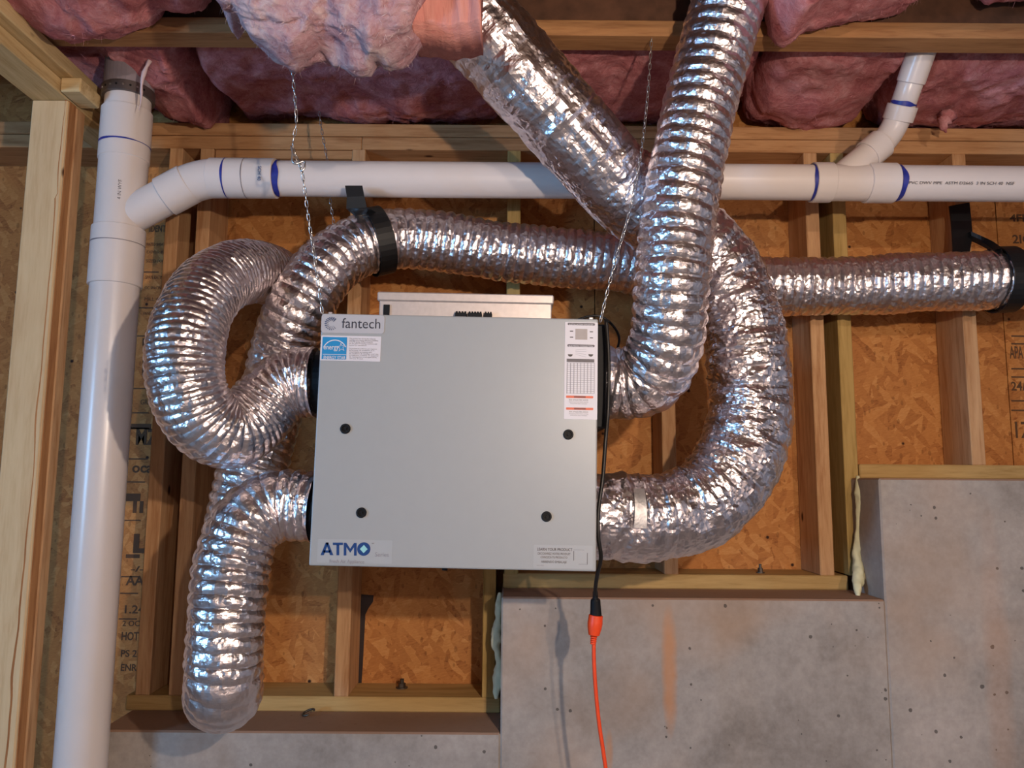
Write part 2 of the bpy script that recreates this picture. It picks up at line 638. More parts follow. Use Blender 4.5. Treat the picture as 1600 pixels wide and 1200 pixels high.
seams = [XL, W(280, 600, YO).x, W(930, 600, YO).x, W(1575, 600, YO).x, XR]
for a, b_ in zip(seams[:-1], seams[1:]):
    in_wall(box('sheathing_panel', a + 0.0015, b_ - 0.0015, YO, YO + 0.012, 0, ZT + 0.02, M['osb']))
in_wall(box('house_wrap', XL, XR, YO + 0.014, YO + 0.02, 0, ZT + 0.3, M['black']))


def stud(xc, z0, z1, mat, y0=YP, d=0.138, w=0.038):
    o = box('stud', xc - w / 2, xc + w / 2, y0, y0 + d, z0, z1, M[mat], None, 0.002)
    return in_wall(o)


TP = 0.038
ZPB = ZT - 2 * TP                # underside of the double top plate
XS = W(196, 1100, YP).x
stud(W(262, 450, YP).x, Z_L + TP, ZPB, 'stud_z')
stud(W(311, 450, YP).x, Z_L + TP, ZPB, 'stud_z')
stud(W(563, 235, YP).x - 0.004, Z_L + TP, ZPB, 'stud_z')
stud(W(803, 330, YP).x, Z_M - 0.02, ZPB, 'treated_z')
stud(X_LM - 0.034, Z_L + TP, Z_M + 0.22, 'treated_z', w=0.034)
stud(W(1045, 660, YP).x, Z_M + TP, ZPB, 'stud_z')
stud(W(1271, 340, YP).x - 0.002, Z_M + TP, ZPB, 'stud_z')
stud(W(1316, 450, YP).x + 0.002, Z_M + TP, ZPB, 'treated_z')
stud(W(1514, 480, YP).x, Z_R + TP, ZPB, 'stud_z')
stud(W(1514, 480, YP).x + 0.42, Z_R + TP, ZPB, 'stud_z')
in_wall(box('sill_plate', XS, X_LM - 0.003, YP - 0.001, YO, Z_L, Z_L + TP, M['treated_x'], None, 0.003))
in_wall(box('sill_plate', X_LM + 0.002, W(1326, 920, YP).x, YP - 0.001, YO, Z_M, Z_M + TP, M['treated_x'], None, 0.003))
in_wall(box('sill_plate', W(1343, 735, YP).x, XR, YP - 0.001, YO, Z_R, Z_R + TP, M['treated_x'], None, 0.003))
xj = W(566, 200, YP).x
in_wall(box('top_plate', XL, xj, YP + 0.001, YO, ZPB, ZPB + TP, M['plate_x'], None, 0.002))
in_wall(box('top_plate', xj + 0.001, XR, YP, YO, ZPB, ZPB + TP, M['plate_x'], None, 0.002))
in_wall(box('top_plate', XL, XR, YP - 0.002, YO, ZPB + TP + 0.001, ZT, M['plate_x'], None, 0.002))
# blocking tucked under the plate in three bays
zb = W(450, 246, YP).z
in_wall(box('blocking', W(335, 240, YP).x, W(551, 240, YP).x, YP + 0.006, YP + 0.044, zb, ZPB - 0.001, M['plate_x'], None, 0.002))
in_wall(box('blocking', W(1335, 250, YP).x, W(1490, 250, YP).x, YP + 0.095, YP + 0.133, W(1400, 262, YP).z - 0.03, ZPB - 0.001, M['plate_x'], None, 0.002))
in_wall(box('blocking', W(1060, 250, YP).x, W(1255, 250, YP).x, YP + 0.095, YP + 0.133, W(1400, 262, YP).z - 0.03, ZPB - 0.001, M['plate_x'], None, 0.002))
in_wall(box('blocking', W(582, 240, YP).x, W(790, 240, YP).x, YP + 0.09, YP + 0.128, W(700, 252, YP).z - 0.03, ZPB - 0.001, M['plate_x'], None, 0.002))

# ceiling: wood I-joists parallel to the wall, deck above
ceil = empty('ceiling', (0, 0, ZT))
ceil['kind'] = 'structure'


def in_ceil(o):
    o.parent = ceil
    o.matrix_parent_inverse = Matrix.Translation(ceil.location).inverted()
    return o


ZD = ZT + 0.30
in_ceil(box('subfloor', XL - 0.2, XR + 0.2, YB - 0.2, 2.5, ZD, ZD + 0.02, M['osb']))
in_ceil(box('rim_board', XL, XR, YO - 0.03, YO, ZT + 0.001, ZD - 0.001, M['osb']))
YJ = 1.648
bmj = bmesh.new()
add_box(bmj, XL, XR, 0, 0.064, 0, 0.038, 0.002)
add_box(bmj, XL, XR, 0, 0.064, 0.262, 0.298, 0.002)
j0 = in_ceil(bm_obj('joist', bmj, M['flange']))
j0.location = (0, YJ, ZT + 0.001)
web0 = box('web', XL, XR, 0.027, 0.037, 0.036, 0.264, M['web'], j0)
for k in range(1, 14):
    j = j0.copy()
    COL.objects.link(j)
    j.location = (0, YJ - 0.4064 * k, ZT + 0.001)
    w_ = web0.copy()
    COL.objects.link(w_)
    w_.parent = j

# rest of the basement room
def room_wall(name, *a):
    o = box(name, *a, M['blanket'])
    o['kind'] = 'structure'
    return o


room_wall('wall_rear', XL - 0.2, XR + 0.2, YB - 0.2, YB, 0, ZD)
room_wall('wall_right', XR, XR + 0.2, YB, 2.5, 0, ZD)
wl = empty('wall_left', (XL, 0, 0))
wl['kind'] = 'structure'
wy0, wy1, wz0, wz1 = WIN_Y - WIN_W / 2, WIN_Y + WIN_W / 2, WIN_Z - WIN_H / 2, WIN_Z + WIN_H / 2
for a in ((YB, wy0, 0, ZD), (wy1, 2.5, 0, ZD), (wy0, wy1, 0, wz0), (wy0, wy1, wz1, ZD)):
    o = box('concrete_section', -0.1, 0, a[0], a[1], a[2], a[3], M['concrete'], wl)
wn = empty('window_1', (XL - 0.05, WIN_Y, WIN_Z))
wn['kind'] = 'structure'
bmw = bmesh.new()
for (a, b_, c, d) in ((-WIN_W / 2, WIN_W / 2, -WIN_H / 2, -WIN_H / 2 + 0.05), (-WIN_W / 2, WIN_W / 2, WIN_H / 2 - 0.05, WIN_H / 2),
                      (-WIN_W / 2, -WIN_W / 2 + 0.05, -WIN_H / 2, WIN_H / 2), (WIN_W / 2 - 0.05, WIN_W / 2, -WIN_H / 2, WIN_H / 2), (-0.02, 0.02, -WIN_H / 2, WIN_H / 2)):
    add_box(bmw, -0.025, 0.025, a, b_, c, d)
bm_obj('window_frame', bmw, M['pvc'], wn)

# partition wall that runs toward the viewer on the left
part = empty('wall_partition', (W(85, 600, YP).x, YP, 0))
part['kind'] = 'structure'


def in_part(o):
    o.parent = part
    o.matrix_parent_inverse = Matrix.Translation(part.location).inverted()
    return o


YS = 1.80
xs0, xs1 = W(11, 600, YS).x, W(70, 600, YS).x
zs_top = min(W(85, 156, YS).z, ZT - 2 * TP - 0.003)
in_part(box('stud', xs0, xs1, YS, YS + 0.038, 0, zs_top, M['stud_pale_z'], None, 0.003))
in_part(box('stud', xs0 + 0.002, xs1 + 0.001, YS + 0.039, YS + 0.077, 0, zs_top, M['stud_z'], None, 0.003))
rg = np.linspace(0.0, zs_top, 160)
wv = 0.016 + 0.010 * fnoise(np.stack([rg * 5, rg * 0, rg * 0], 1), 71, 3) - 0.008 * (rg > zs_top - 0.25)
V = []
for z_, w_ in zip(rg, wv):
    w_ = max(float(w_), 0.002)
    V += [(xs1 - w_, YS - 0.0008, z_), (xs1 - 0.004, YS + 0.002, z_), (xs1 + 0.0008, YS + 0.008, z_), (xs1 + 0.0008, YS + 0.034, z_)]
in_part(mesh_obj('wane_edge', V, grid_faces(160, 4, False), M['wane'], None))
in_part(box('top_plate', xs0 - 0.004, xs1 + 0.0, 0.7, YP - 0.003, zs_top + 0.001, zs_top + TP, M['pale_y'], None, 0.003))
in_part(box('top_plate', xs0 + 0.012, xs1 + 0.03, 0.7, YP - 0.003, zs_top + TP + 0.001, zs_top + 2 * TP, M['pale_y'], None, 0.003))
bx0, bx1 = xs1 + 0.002, W(160, 160, 1.78).x
in_part(box('blocking', bx0, min(bx1, W(165, 650, 1.865).x - 0.0625), 1.76, 1.85, zs_top + 0.002, zs_top + TP, M['pale_x'], None, 0.003))


# ------------------------------------------------------------------ lettering helper
def text_mesh(name, s, size, mat, parent, loc, rot=(math.pi / 2, 0, 0), width=None, align='LEFT', bold=0.0, shear=0.0, sx=1.0):
    cu = bpy.data.curves.new('lettering_curve', 'FONT')
    cu.body = s
    cu.size = size
    cu.align_x = align
    cu.extrude = 0.0002
    cu.offset = bold
    cu.shear = shear
    cu.resolution_u = 3
    tmp = bpy.data.objects.new('lettering_tmp', cu)
    COL.objects.link(tmp)
    bpy.context.view_layer.update()
    me = bpy.data.meshes.new_from_object(tmp.evaluated_get(bpy.context.evaluated_depsgraph_get()))
    bpy.data.objects.remove(tmp)
    bpy.data.curves.remove(cu)
    xs = [v.co.x for v in me.vertices]
    k = sx
    if width is not None and xs:
        k = width / (max(xs) - min(xs))
    me.transform(Matrix.Diagonal((k, 1, 1, 1)))
    me.materials.clear()
    me.materials.append(mat)
    o = bpy.data.objects.new(name, me)
    COL.objects.link(o)
    o.location = loc
    o.rotation_euler = rot
    if parent is not None:
        o.parent = parent
    return o


# stamps on the sheathing
def osb_text(s, px, py, hpx, wpx, bold=0.0, rz=0.0):
    p = W(px, py, YO)
    k = YO / FPX
    o = text_mesh('stamp', s, hpx * k * 1.4, M['osb_ink'], None, (p.x, YO - 0.0006, p.z), (math.pi / 2, rz, 0), wpx * k, bold=bold)
    return in_wall(o)


for (s, px, py, h, w, bo) in (('IDENT', 226, 362, 11, 26, 0.0004), ('RATED SHEATH', 222, 384, 5, 32, 0), ('EXPOSURE', 222, 396, 5, 30, 0), ('SIZED FOR', 221, 410, 5, 30, 0),
                              ('SPAN RATING', 220, 436, 6, 32, 0), ('OC SPACING', 219, 452, 5, 30, 0), ('MILL 424', 218, 470, 6, 30, 0), ('PANEL GRADE', 217, 492, 5, 30, 0),
                              ('DE', 214, 540, 12, 24, 0.0005), ('I', 212, 585, 26, 9, 0.002), ('GRADE', 212, 632, 8, 28, 0), ('MZ', 204, 694, 24, 34, 0.002),
                              ('oca', 199, 738, 16, 32, 0.001), ('II', 198, 801, 18, 16, 0.001), ('L', 200, 862, 26, 22, 0.004), ('-/-', 197, 893, 8, 20, 0.0005),
                              ('AA', 190, 914, 14, 28, 0.001), ('1.24', 184, 958, 12, 30, 0.0006), ('2 OC', 184, 978, 8, 26, 0.0003), ('HOT', 182, 1000, 12, 26, 0.0006), ('PS 2', 181, 1026, 10, 24, 0.0005), ('ENR', 181, 1048, 10, 24, 0.0005)):
    osb_text(s, px + 7, py, h, w, bo)
for (py, w) in ((424, 34), (480, 32), (524, 32), (606, 28), (644, 30), (668, 32), (716, 32), (752, 30), (812, 26), (900, 28), (926, 28), (966, 28)):
    px = 214 - (py - 424) * 0.052
    a, b_ = W(px, py, YO), W(px + w, py + 2.2, YO)
    in_wall(box('stamp_line', a.x, b_.x, YO - 0.0008, YO, b_.z, a.z, M['osb_ink']))
for (x0, y0, x1, y1) in ((202, 662, 236, 671), (197, 771, 219, 783), (197, 866, 218, 872)):
    a, b_ = W(x0, y0, YO), W(x1, y1, YO)
    in_wall(box('stamp_line', a.x, b_.x, YO - 0.0008, YO, b_.z, a.z, M['osb_ink']))
for (s, px, py, h, w) in (('4FL', 1578, 346, 12, 30), ('2IC', 1582, 380, 14, 30), ('APA RATED', 1578, 560, 20, 60), ('24/16', 1580, 610, 14, 40), ('1Z7', 1582, 684, 26, 40)):
    osb_text(s, px, py, h, w, 0.0008)
for py in (524, 536, 575, 588, 625, 640):
    a, b_ = W(1580, py, YO), W(1660, py + 3, YO)
    in_wall(box('stamp_line', a.x, b_.x, YO - 0.0008, YO, b_.z, a.z, M['osb_ink']))
# dark run on the sheathing beside the stud
pts = [(556, 928), (584, 930), (583, 940), (576, 950), (571, 960), (569, 1000), (567, 1040), (565, 1068), (556, 1068), (557, 1030), (558, 990), (558, 955)]
V = [W(x, y, YO) for x, y in pts]
V = [Vector((v.x, YO - 0.0008, v.z)) for v in V]
in_wall(mesh_obj('dark_stain', V, [tuple(range(len(V)))], M['stain']))


# ------------------------------------------------------------------ ventilation unit
YU = 1.54
c = [W(500, 488, YU), W(937, 500, YU), W(929, 892, YU), W(485, 885, YU)]
ctr = (c[0] + c[1] + c[2] + c[3]) / 4
rt = ((c[1] - c[0]) + (c[2] - c[3])).normalized()
dn = ((c[3] - c[0]) + (c[2] - c[1])).normalized()
ang = (math.atan2(rt.z, rt.x) + math.atan2(-dn.x, -dn.z)) / 2   # tilt in the plane of the panel
ang = (math.atan2(rt.z, rt.x) + math.atan2(dn.x, -dn.z)) / 2
UW = ((c[1] - c[0]).length + (c[2] - c[3]).length) / 2
UH = ((c[3] - c[0]).length + (c[2] - c[1]).length) / 2
unit = empty('ventilation_unit', ctr, (0, -ang, 0))
tag(unit, 'square pale grey ventilation unit hung on chains amid silver ducts', 'ventilation unit')
UM = (Matrix.Translation(ctr) @ Euler((0, -ang, 0)).to_matrix().to_4x4())
UI = UM.inverted()


def U(px, py):
    return UI @ W(px, py, YU)


box('cabinet', -UW / 2 + 0.012, UW / 2 - 0.012, 0.018, 0.30, -UH / 2 + 0.006, UH / 2 - 0.004, M['body'], unit, 0.004)
box('front_panel', -UW / 2, UW / 2, 0.0, 0.02, -UH / 2, UH / 2, M['panel'], unit, 0.003, seg=2)
for (px, py) in ((540, 670), (888, 679), (565, 801), (854, 807)):
    p = U(px, py)
    k = lathe('thumb_screw', [((p.x, 0.001, p.z), 0.0102), ((p.x, -0.003, p.z), 0.0102), ((p.x, -0.0045, p.z), 0.009), ((p.x, -0.0045, p.z), 0.0065),
                              ((p.x, -0.001, p.z), 0.006), ((p.x, -0.001, p.z), 0.003), ((p.x, -0.004, p.z), 0.0025)], M['black'], unit, 20)


def decal(name, x0, y0, x1, y1, mat, parent, lift, r=0.0, th=0.0006):
    """thin printed plate given by two corners on the panel"""
    a, b_ = U(x0, y0), U(x1, y1)
    xa, xb, za, zb_ = min(a.x, b_.x), max(a.x, b_.x), min(a.z, b_.z), max(a.z, b_.z)
    V = []
    n = 5 if r > 0 else 1
    for (cx, cz, a0) in ((xb - r, zb_ - r, 0), (xa + r, zb_ - r, 90), (xa + r, za + r, 180), (xb - r, za + r, 270)):
        for k in range(n):
            t = math.radians(a0 + (90 * k / (n - 1) if n > 1 else 45))
            V.append((cx + r * math.cos(t), cz + r * math.sin(t)))
    m = len(V)
    VV = [(x, -lift - th, z) for x, z in V] + [(x, -lift, z) for x, z in V]
    F = [tuple(range(m))[::-1]] + [(i, (i + 1) % m, (i + 1) % m + m, i + m) for i in range(m)]
    return mesh_obj(name, VV, F, mat, parent)


def utext(name, s, px, py, hpx, wpx, mat, parent, lift, bold=0.0, sx=1.0):
    p = U(px, py)
    k = YU / FPX
    return text_mesh(name, s, hpx * k, mat, parent, (p.x, -lift, p.z), (math.pi / 2, 0, 0), wpx * k if wpx else None, bold=bold, sx=sx)


# badge
bd = decal('badge', 503, 491, 600, 522, M['label_grey'], unit, 0.0, 0.006, 0.0016)
utext('lettering', 'fantech', 534, 512.5, 23, 61, M['badge_ink'], bd, 0.0018, 0.0)
bmE = bmesh.new()
pc = U(518, 506)
ps = YU / FPX
for ring, (r, n) in enumerate(((9.6, 15), (7.4, 13), (5.4, 10))):
    for k in range(n):
        a = math.radians(50 + 262 * k / (n - 1))
        sz = (1.25 - 0.22 * ring) * (1.05 - 0.55 * k / n)
        x, z = pc.x + math.cos(a) * r * ps, pc.z + math.sin(a) * r * ps
        add_box(bmE, x - sz * ps, x + sz * ps, -0.0024, -0.0016, z - sz * ps * 0.8, z + sz * ps * 0.8, 0, Matrix.Rotation(-a, 3, 'Y'))
bm_obj('emblem', bmE, M['emblem'], bd)

# efficiency label
el = decal('efficiency_label', 502, 524, 594, 565, M['label_white'], unit, 0.0, 0.001, 0.0008)
decal('blue_square', 504.5, 526.5, 541, 562, M['cyan'], el, 0.0009)
decal('white_rule', 504.5, 553.2, 541, 554.8, M['label_white'], el, 0.0016, th=0.0003)
utext('lettering', 'ENERGY STAR', 505.5, 561, 7.4, 34.5, M['label_white'], el, 0.0018, 0.0001)
bmA = bmesh.new()
pc2 = U(523, 551.5)
for k in range(20):
    t0, t1 = math.radians(28 + 128 * k / 20), math.radians(28 + 128 * (k + 1) / 20)
    q = []
    for (t, r) in ((t0, 21.2), (t1, 21.2), (t1, 19.6), (t0, 19.6)):
        q.append(bmA.verts.new((pc2.x + math.cos(t) * r * ps * 0.95, -0.0018, pc2.z + math.sin(t) * r * ps)))
    bmA.faces.new(q)
bm_obj('arc', bmA, M['label_white'], el)
utext('lettering', 'energy', 505.5, 546, 11.5, 24, M['label_white'], el, 0.0018, 0.0001)
cs = U(533.5, 543)
V, n = [], 10
for k in range(n):
    a = math.radians(90 + 36 * k + 8)
    for rr in (1.0, 0.74):
        r = (7.6 if k % 2 == 0 else 3.0) * rr * ps
        V.append((cs.x + math.cos(a) * r, -0.0018, cs.z + math.sin(a) * r))
mesh_obj('star_outline', V, [(2 * k, 2 * ((k + 1) % n), 2 * ((k + 1) % n) + 1, 2 * k + 1) for k in range(n)], M['label_white'], el)
body_lines = ['This product has earned the rating by', 'meeting strict energy efficiency guidelines', 'set by the agency. Airflow and power',
              'use are rated for heating conditions and', 'tested for ventilation.', '', 'Ce produit est conforme aux exigences',
              'de la norme de rendement et sa', 'consommation est mesuree selon', 'les conditions de chauffage, pour une', 'installation comme un appareil', 'de ventilation a recuperation,', 'climat froid.']
wd = [42, 46, 38, 44, 28, 0, 44, 40, 36, 46, 46, 44, 22]
for k, (s, w_) in enumerate(zip(body_lines, wd)):
    if s:
        utext('small_print', s, 545.5, 529.8 + k * 2.62, 2.9, w_, M['text_grey'], el, 0.0010)

# specification label
sp_ = decal('specification_label', 883, 503, 933, 656, M['label_white'], unit, 0.0, 0.0015, 0.0008)
L2 = 0.0009


def sd(name, x0, y0, x1, y1, mat, lift=L2, r=0.0):
    return decal(name, x0, y0, x1, y1, mat, sp_, lift, r, 0.0003)


sd('heading_bar', 887, 504.5, 929.5, 509, M['text_dark'], r=0.002)
utext('small_print', 'INSTALLATION DIAGRAM', 889, 508.2, 3.4, 38, M['label_white'], sp_, L2 + 0.0005)
sd('unit_diagram', 899, 514, 917.5, 531, M['taupe'])
for (x, y) in ((890.5, 517.5), (890.5, 527), (921.5, 518.5), (921.5, 528)):
    sd('port_arrow', x, y - 0.7, x + 5, y + 0.8, M['print_black'])
sd('heading_bar', 886.5, 538, 929, 542.6, M['text_dark'], r=0.002)
utext('small_print', 'ELECTRICAL CONNECTION', 888.5, 541.8, 3.4, 38, M['label_white'], sp_, L2 + 0.0005)
for x in (891, 923):
    p = U(x, 553.6)
    V = [(p.x + 3.9 * ps * math.cos(math.radians(t)), -L2 - 0.0002, p.z - 3.9 * ps * math.sin(math.radians(t))) for t in range(0, 181, 20)]
    mesh_obj('half_dial', V, [tuple(range(len(V)))], M['print_black'], sp_)
for k in range(4):
    a0, a1 = U(899, 546 + k * 3.2), U(916, 550 + k * 2.6)
    box('wiring_line', a0.x, a1.x, -L2 - 0.0003, -L2, a0.z - 0.0005, a0.z, M['text_grey'], sp_, rot=Matrix.Rotation(0.12 * (k - 1), 3, 'Y'))
sd('heading_bar', 885.5, 560.6, 928.5, 566.5, M['text_dark'])
for k in range(9):
    x = 886 + k * 42.5 / 8
    sd('table_rule', x - 0.22, 567, x + 0.22, 615, M['text_grey'])
for k in range(15):
    y = 567.5 + k * 47 / 14
    sd('table_rule', 885.5, y - 0.22, 928.3, y + 0.22, M['text_grey'])
for (y, w0) in ((618, 0), (636.5, 0)):
    sd('warning_bar', 883.6 + 0.8, y, 926.8, y + 4.6, M['warn'], r=0.0015)
    decal('warning_text', 897, y + 0.8, 915, y + 3.8, M['warn_dark'], sp_, L2 + 0.0004, 0, 0.0002)
    utext('small_print', 'RISK OF ELECTRIC SHOCK', 889, y + 7.8, 3.0, 30, M['text_dark'], sp_, L2)
    utext('small_print', 'Disconnect power before servicing', 889, y + 10.6, 2.4, 30, M['text_grey'], sp_, L2)
    utext('small_print', 'Debrancher avant l entretien', 891, y + 13.2, 2.4, 26, M['text_grey'], sp_, L2)

# product logo
lg = decal('series_label', 497, 842, 612, 881, M['clear_label'], unit, 0.0, 0.002, 0.0003)
bmL = bmesh.new()


def stroke(pts):
    vs_ = [bmL.verts.new((p.x, -0.0007, p.z)) for p in (U(*q) for q in pts)]
    bmL.faces.new(vs_)


for q in ([(501, 867.4), (506, 867.4), (513.6, 847.5), (509.2, 847.5)], [(515.8, 867.4), (521, 867.4), (513, 847.5), (509.2, 847.5)], [(505.5, 863.6), (516.5, 863.6), (516.5, 859.8), (505.5, 859.8)],
          [(520.2, 851.6), (536, 851.6), (536, 847.8), (520.2, 847.8)], [(525.8, 867.5), (530.2, 867.5), (530.2, 851), (525.8, 851)],
          [(537.2, 867.8), (541.4, 867.8), (541.4, 848), (537.2, 848)], [(553.2, 868), (557.4, 868), (557.4, 848.3), (553.2, 848.3)],
          [(541.2, 848), (547.3, 857.4), (547.3, 863.6), (541.2, 854.6)], [(553.4, 848.3), (547.3, 857.4), (547.3, 863.6), (553.4, 854.8)]):
    stroke(q)
bmesh.ops.recalc_face_normals(bmL, faces=bmL.faces)
bm_obj('lettering', bmL, M['navy'], lg)
po = U(568.5, 857.8)
V = []
for k in range(32):
    a = 2 * math.pi * k / 32
    V.append((po.x + 10.2 * ps * math.cos(a), -0.0007, po.z + 10.2 * ps * math.sin(a)))
mesh_obj('letter_disc', V, [tuple(range(32))[::-1]], M['navy'], lg)
mesh_obj('diamond', [(po.x + dx * ps, -0.0011, po.z + dz * ps) for dx, dz in ((0, 6.2), (-6, 0), (0, -6.2), (6, 0))], [(0, 1, 2, 3)], M['mint'], lg)
utext('lettering', 'TM', 580.5, 850, 2.4, 3.6, M['text_dark'], lg, 0.0007)
utext('lettering', 'Series', 585.5, 869.6, 9.5, 21, M['text_grey'], lg, 0.0007, 0.0)
utext('lettering', 'Fresh Air Appliance', 514.5, 879.2, 7.6, 53, M['text_grey'], lg, 0.0007, 0.0)

# product-help label (its code square is left blank)
hl = decal('help_label', 834, 851, 926, 889, M['clear_label'], unit, 0.0, 0.002, 0.0003)
utext('small_print', 'LEARN YOUR PRODUCT', 839, 860, 6.0, 54, M['text_dark'], hl, 0.0006, 0.0001)
utext('small_print', 'DECOUVREZ VOTRE PRODUIT', 840, 866.4, 4.8, 50, M['text_dark'], hl, 0.0006)
utext('small_print', 'CONOZCA TU PRODUCTO', 844.5, 872, 4.6, 41, M['text_dark'], hl, 0.0006)
utext('small_print', 'ABRIENDO EMBALAJE', 845.5, 879.2, 4.8, 39, M['text_dark'], hl, 0.0006)
utext('small_print', '401452', 838.5, 884, 2.2, 11, M['text_grey'], hl, 0.0006)
for (x0, y0, x1, y1) in ((896, 858.8, 913, 859.4), (896.2, 861, 896.8, 876), (917.4, 864, 918, 882), (904, 881.4, 918, 882)):
    decal('frame_line', x0, y0, x1, y1, M['text_dark'], hl, 0.0005, 0, 0.0002)

# controls box on top
ZU = UH / 2
a_, b_ = U(587, 480), U(862, 480)
k = 1.62 / YU
cx0, cx1 = (W(587, 470, 1.62) - ctr).x, (W(862, 470, 1.62) - ctr).x
czt = (W(725, 459, 1.62) - ctr).z
cb = box('controls_box', cx0 + 0.004, cx1 - 0.004, 0.08, 0.26, ZU - 0.012, czt - 0.012, M['galv'], unit, 0.002)
box('lid', cx0, cx1, 0.074, 0.264, czt - 0.02, czt, M['galv'], cb, 0.0025)
box('switch_opening', cx0 + 0.014, cx0 + 0.027, 0.0765, 0.0815, ZU - 0.004, czt - 0.028, M['black'], cb)
for (x0, x1) in ((708, 726), (728.5, 750), (754, 766)):
    p0, p1 = (W(x0, 487, 1.60) - ctr).x, (W(x1, 487, 1.60) - ctr).x
    bmt = bmesh.new()
    zt = (W(730, 489, 1.60) - ctr).z
    add_box(bmt, p0, p1, 0.066, 0.082, ZU - 0.004, zt + 0.002, 0.001)
    n = max(2, int(round((p1 - p0) / 0.0055)))
    for i in range(n):
        xa = p0 + (p1 - p0) * (i + 0.2) / n
        add_box(bmt, xa, xa + 0.6 * (p1 - p0) / n, 0.068, 0.080, zt + 0.001, zt + 0.0055)
    bm_obj('terminal_block', bmt, M['black'], cb)
box('side_screw', cx1 - 0.003, cx1 + 0.007, 0.14, 0.148, czt - 0.05, czt - 0.043, M['chain'], cb, 0.001)
lead = resample(catmull([Vector((cx1 - 0.01, 0.2, czt - 0.055)), Vector((cx1 + 0.03, 0.2, czt - 0.05)), Vector((cx1 + 0.07, 0.22, czt - 0.02)), Vector((cx1 + 0.12, 0.23, czt - 0.012)), Vector((cx1 + 0.16, 0.22, czt - 0.06)), Vector((cx1 + 0.125, 0.2, czt - 0.16))]), 0.006)[0]
tube('low_voltage_lead', lead, 0.003, M['cord'], unit, 8)

# port collars
PORT = {'ul': (484, 597), 'll': (480, 793), 'ur': (944, 594), 'lr': (937, 803)}
PY = 1.70


def collar(px, py, side, rr):
    p = UI @ W(px, py, PY)
    x_in = side * (UW / 2 - 0.014)
    e = [((x_in, p.y, p.z), rr + 0.008), ((x_in + side * 0.020, p.y, p.z), rr + 0.008), ((x_in + side * 0.022, p.y, p.z), rr), ((x_in + side * 0.040, p.y, p.z), rr - 0.004),
         ((x_in + side * 0.055, p.y, p.z), rr - 0.005)]
    o = lathe('collar', e, M['black'], unit, 36)
    return o


collar(*PORT['ul'], -1, 0.075)
collar(*PORT['ll'], -1, 0.075)
collar(*PORT['ur'], 1, 0.077)
collar(*PORT['lr'], 1, 0.077)
pu = UI @ W(944, 600, PY)
box('port_plate', UW / 2 - 0.013, UW / 2 + 0.028, 0.075, 0.27, pu.z - 0.105, pu.z + 0.118, M['black'], unit, 0.004)
box('port_plate', -UW / 2 - 0.002, -UW / 2 + 0.013, 0.04, 0.29, pu.z - 0.085, pu.z + 0.085, M['black'], unit, 0.004)
p = U(686, 889)
lathe('drain_spout', [((p.x, 0.14, -UH / 2 + 0.01), 0.008), ((p.x, 0.14, -UH / 2 - 0.005), 0.008), ((p.x, 0.14, -UH / 2 - 0.005), 0.006), ((p.x, 0.14, -UH / 2 - 0.02), 0.006)], M['black'], unit, 14)
for (sx, yy) in ((-1, 0.03), (1, 0.03), (-1, 0.27), (1, 0.27)):
    box('chain_tab', sx * (UW / 2 - 0.012) - 0.004, sx * (UW / 2 - 0.012) + 0.004, yy - 0.008, yy + 0.008, UH / 2 - 0.02, UH / 2 + 0.008, M['galv'], unit, 0.001)


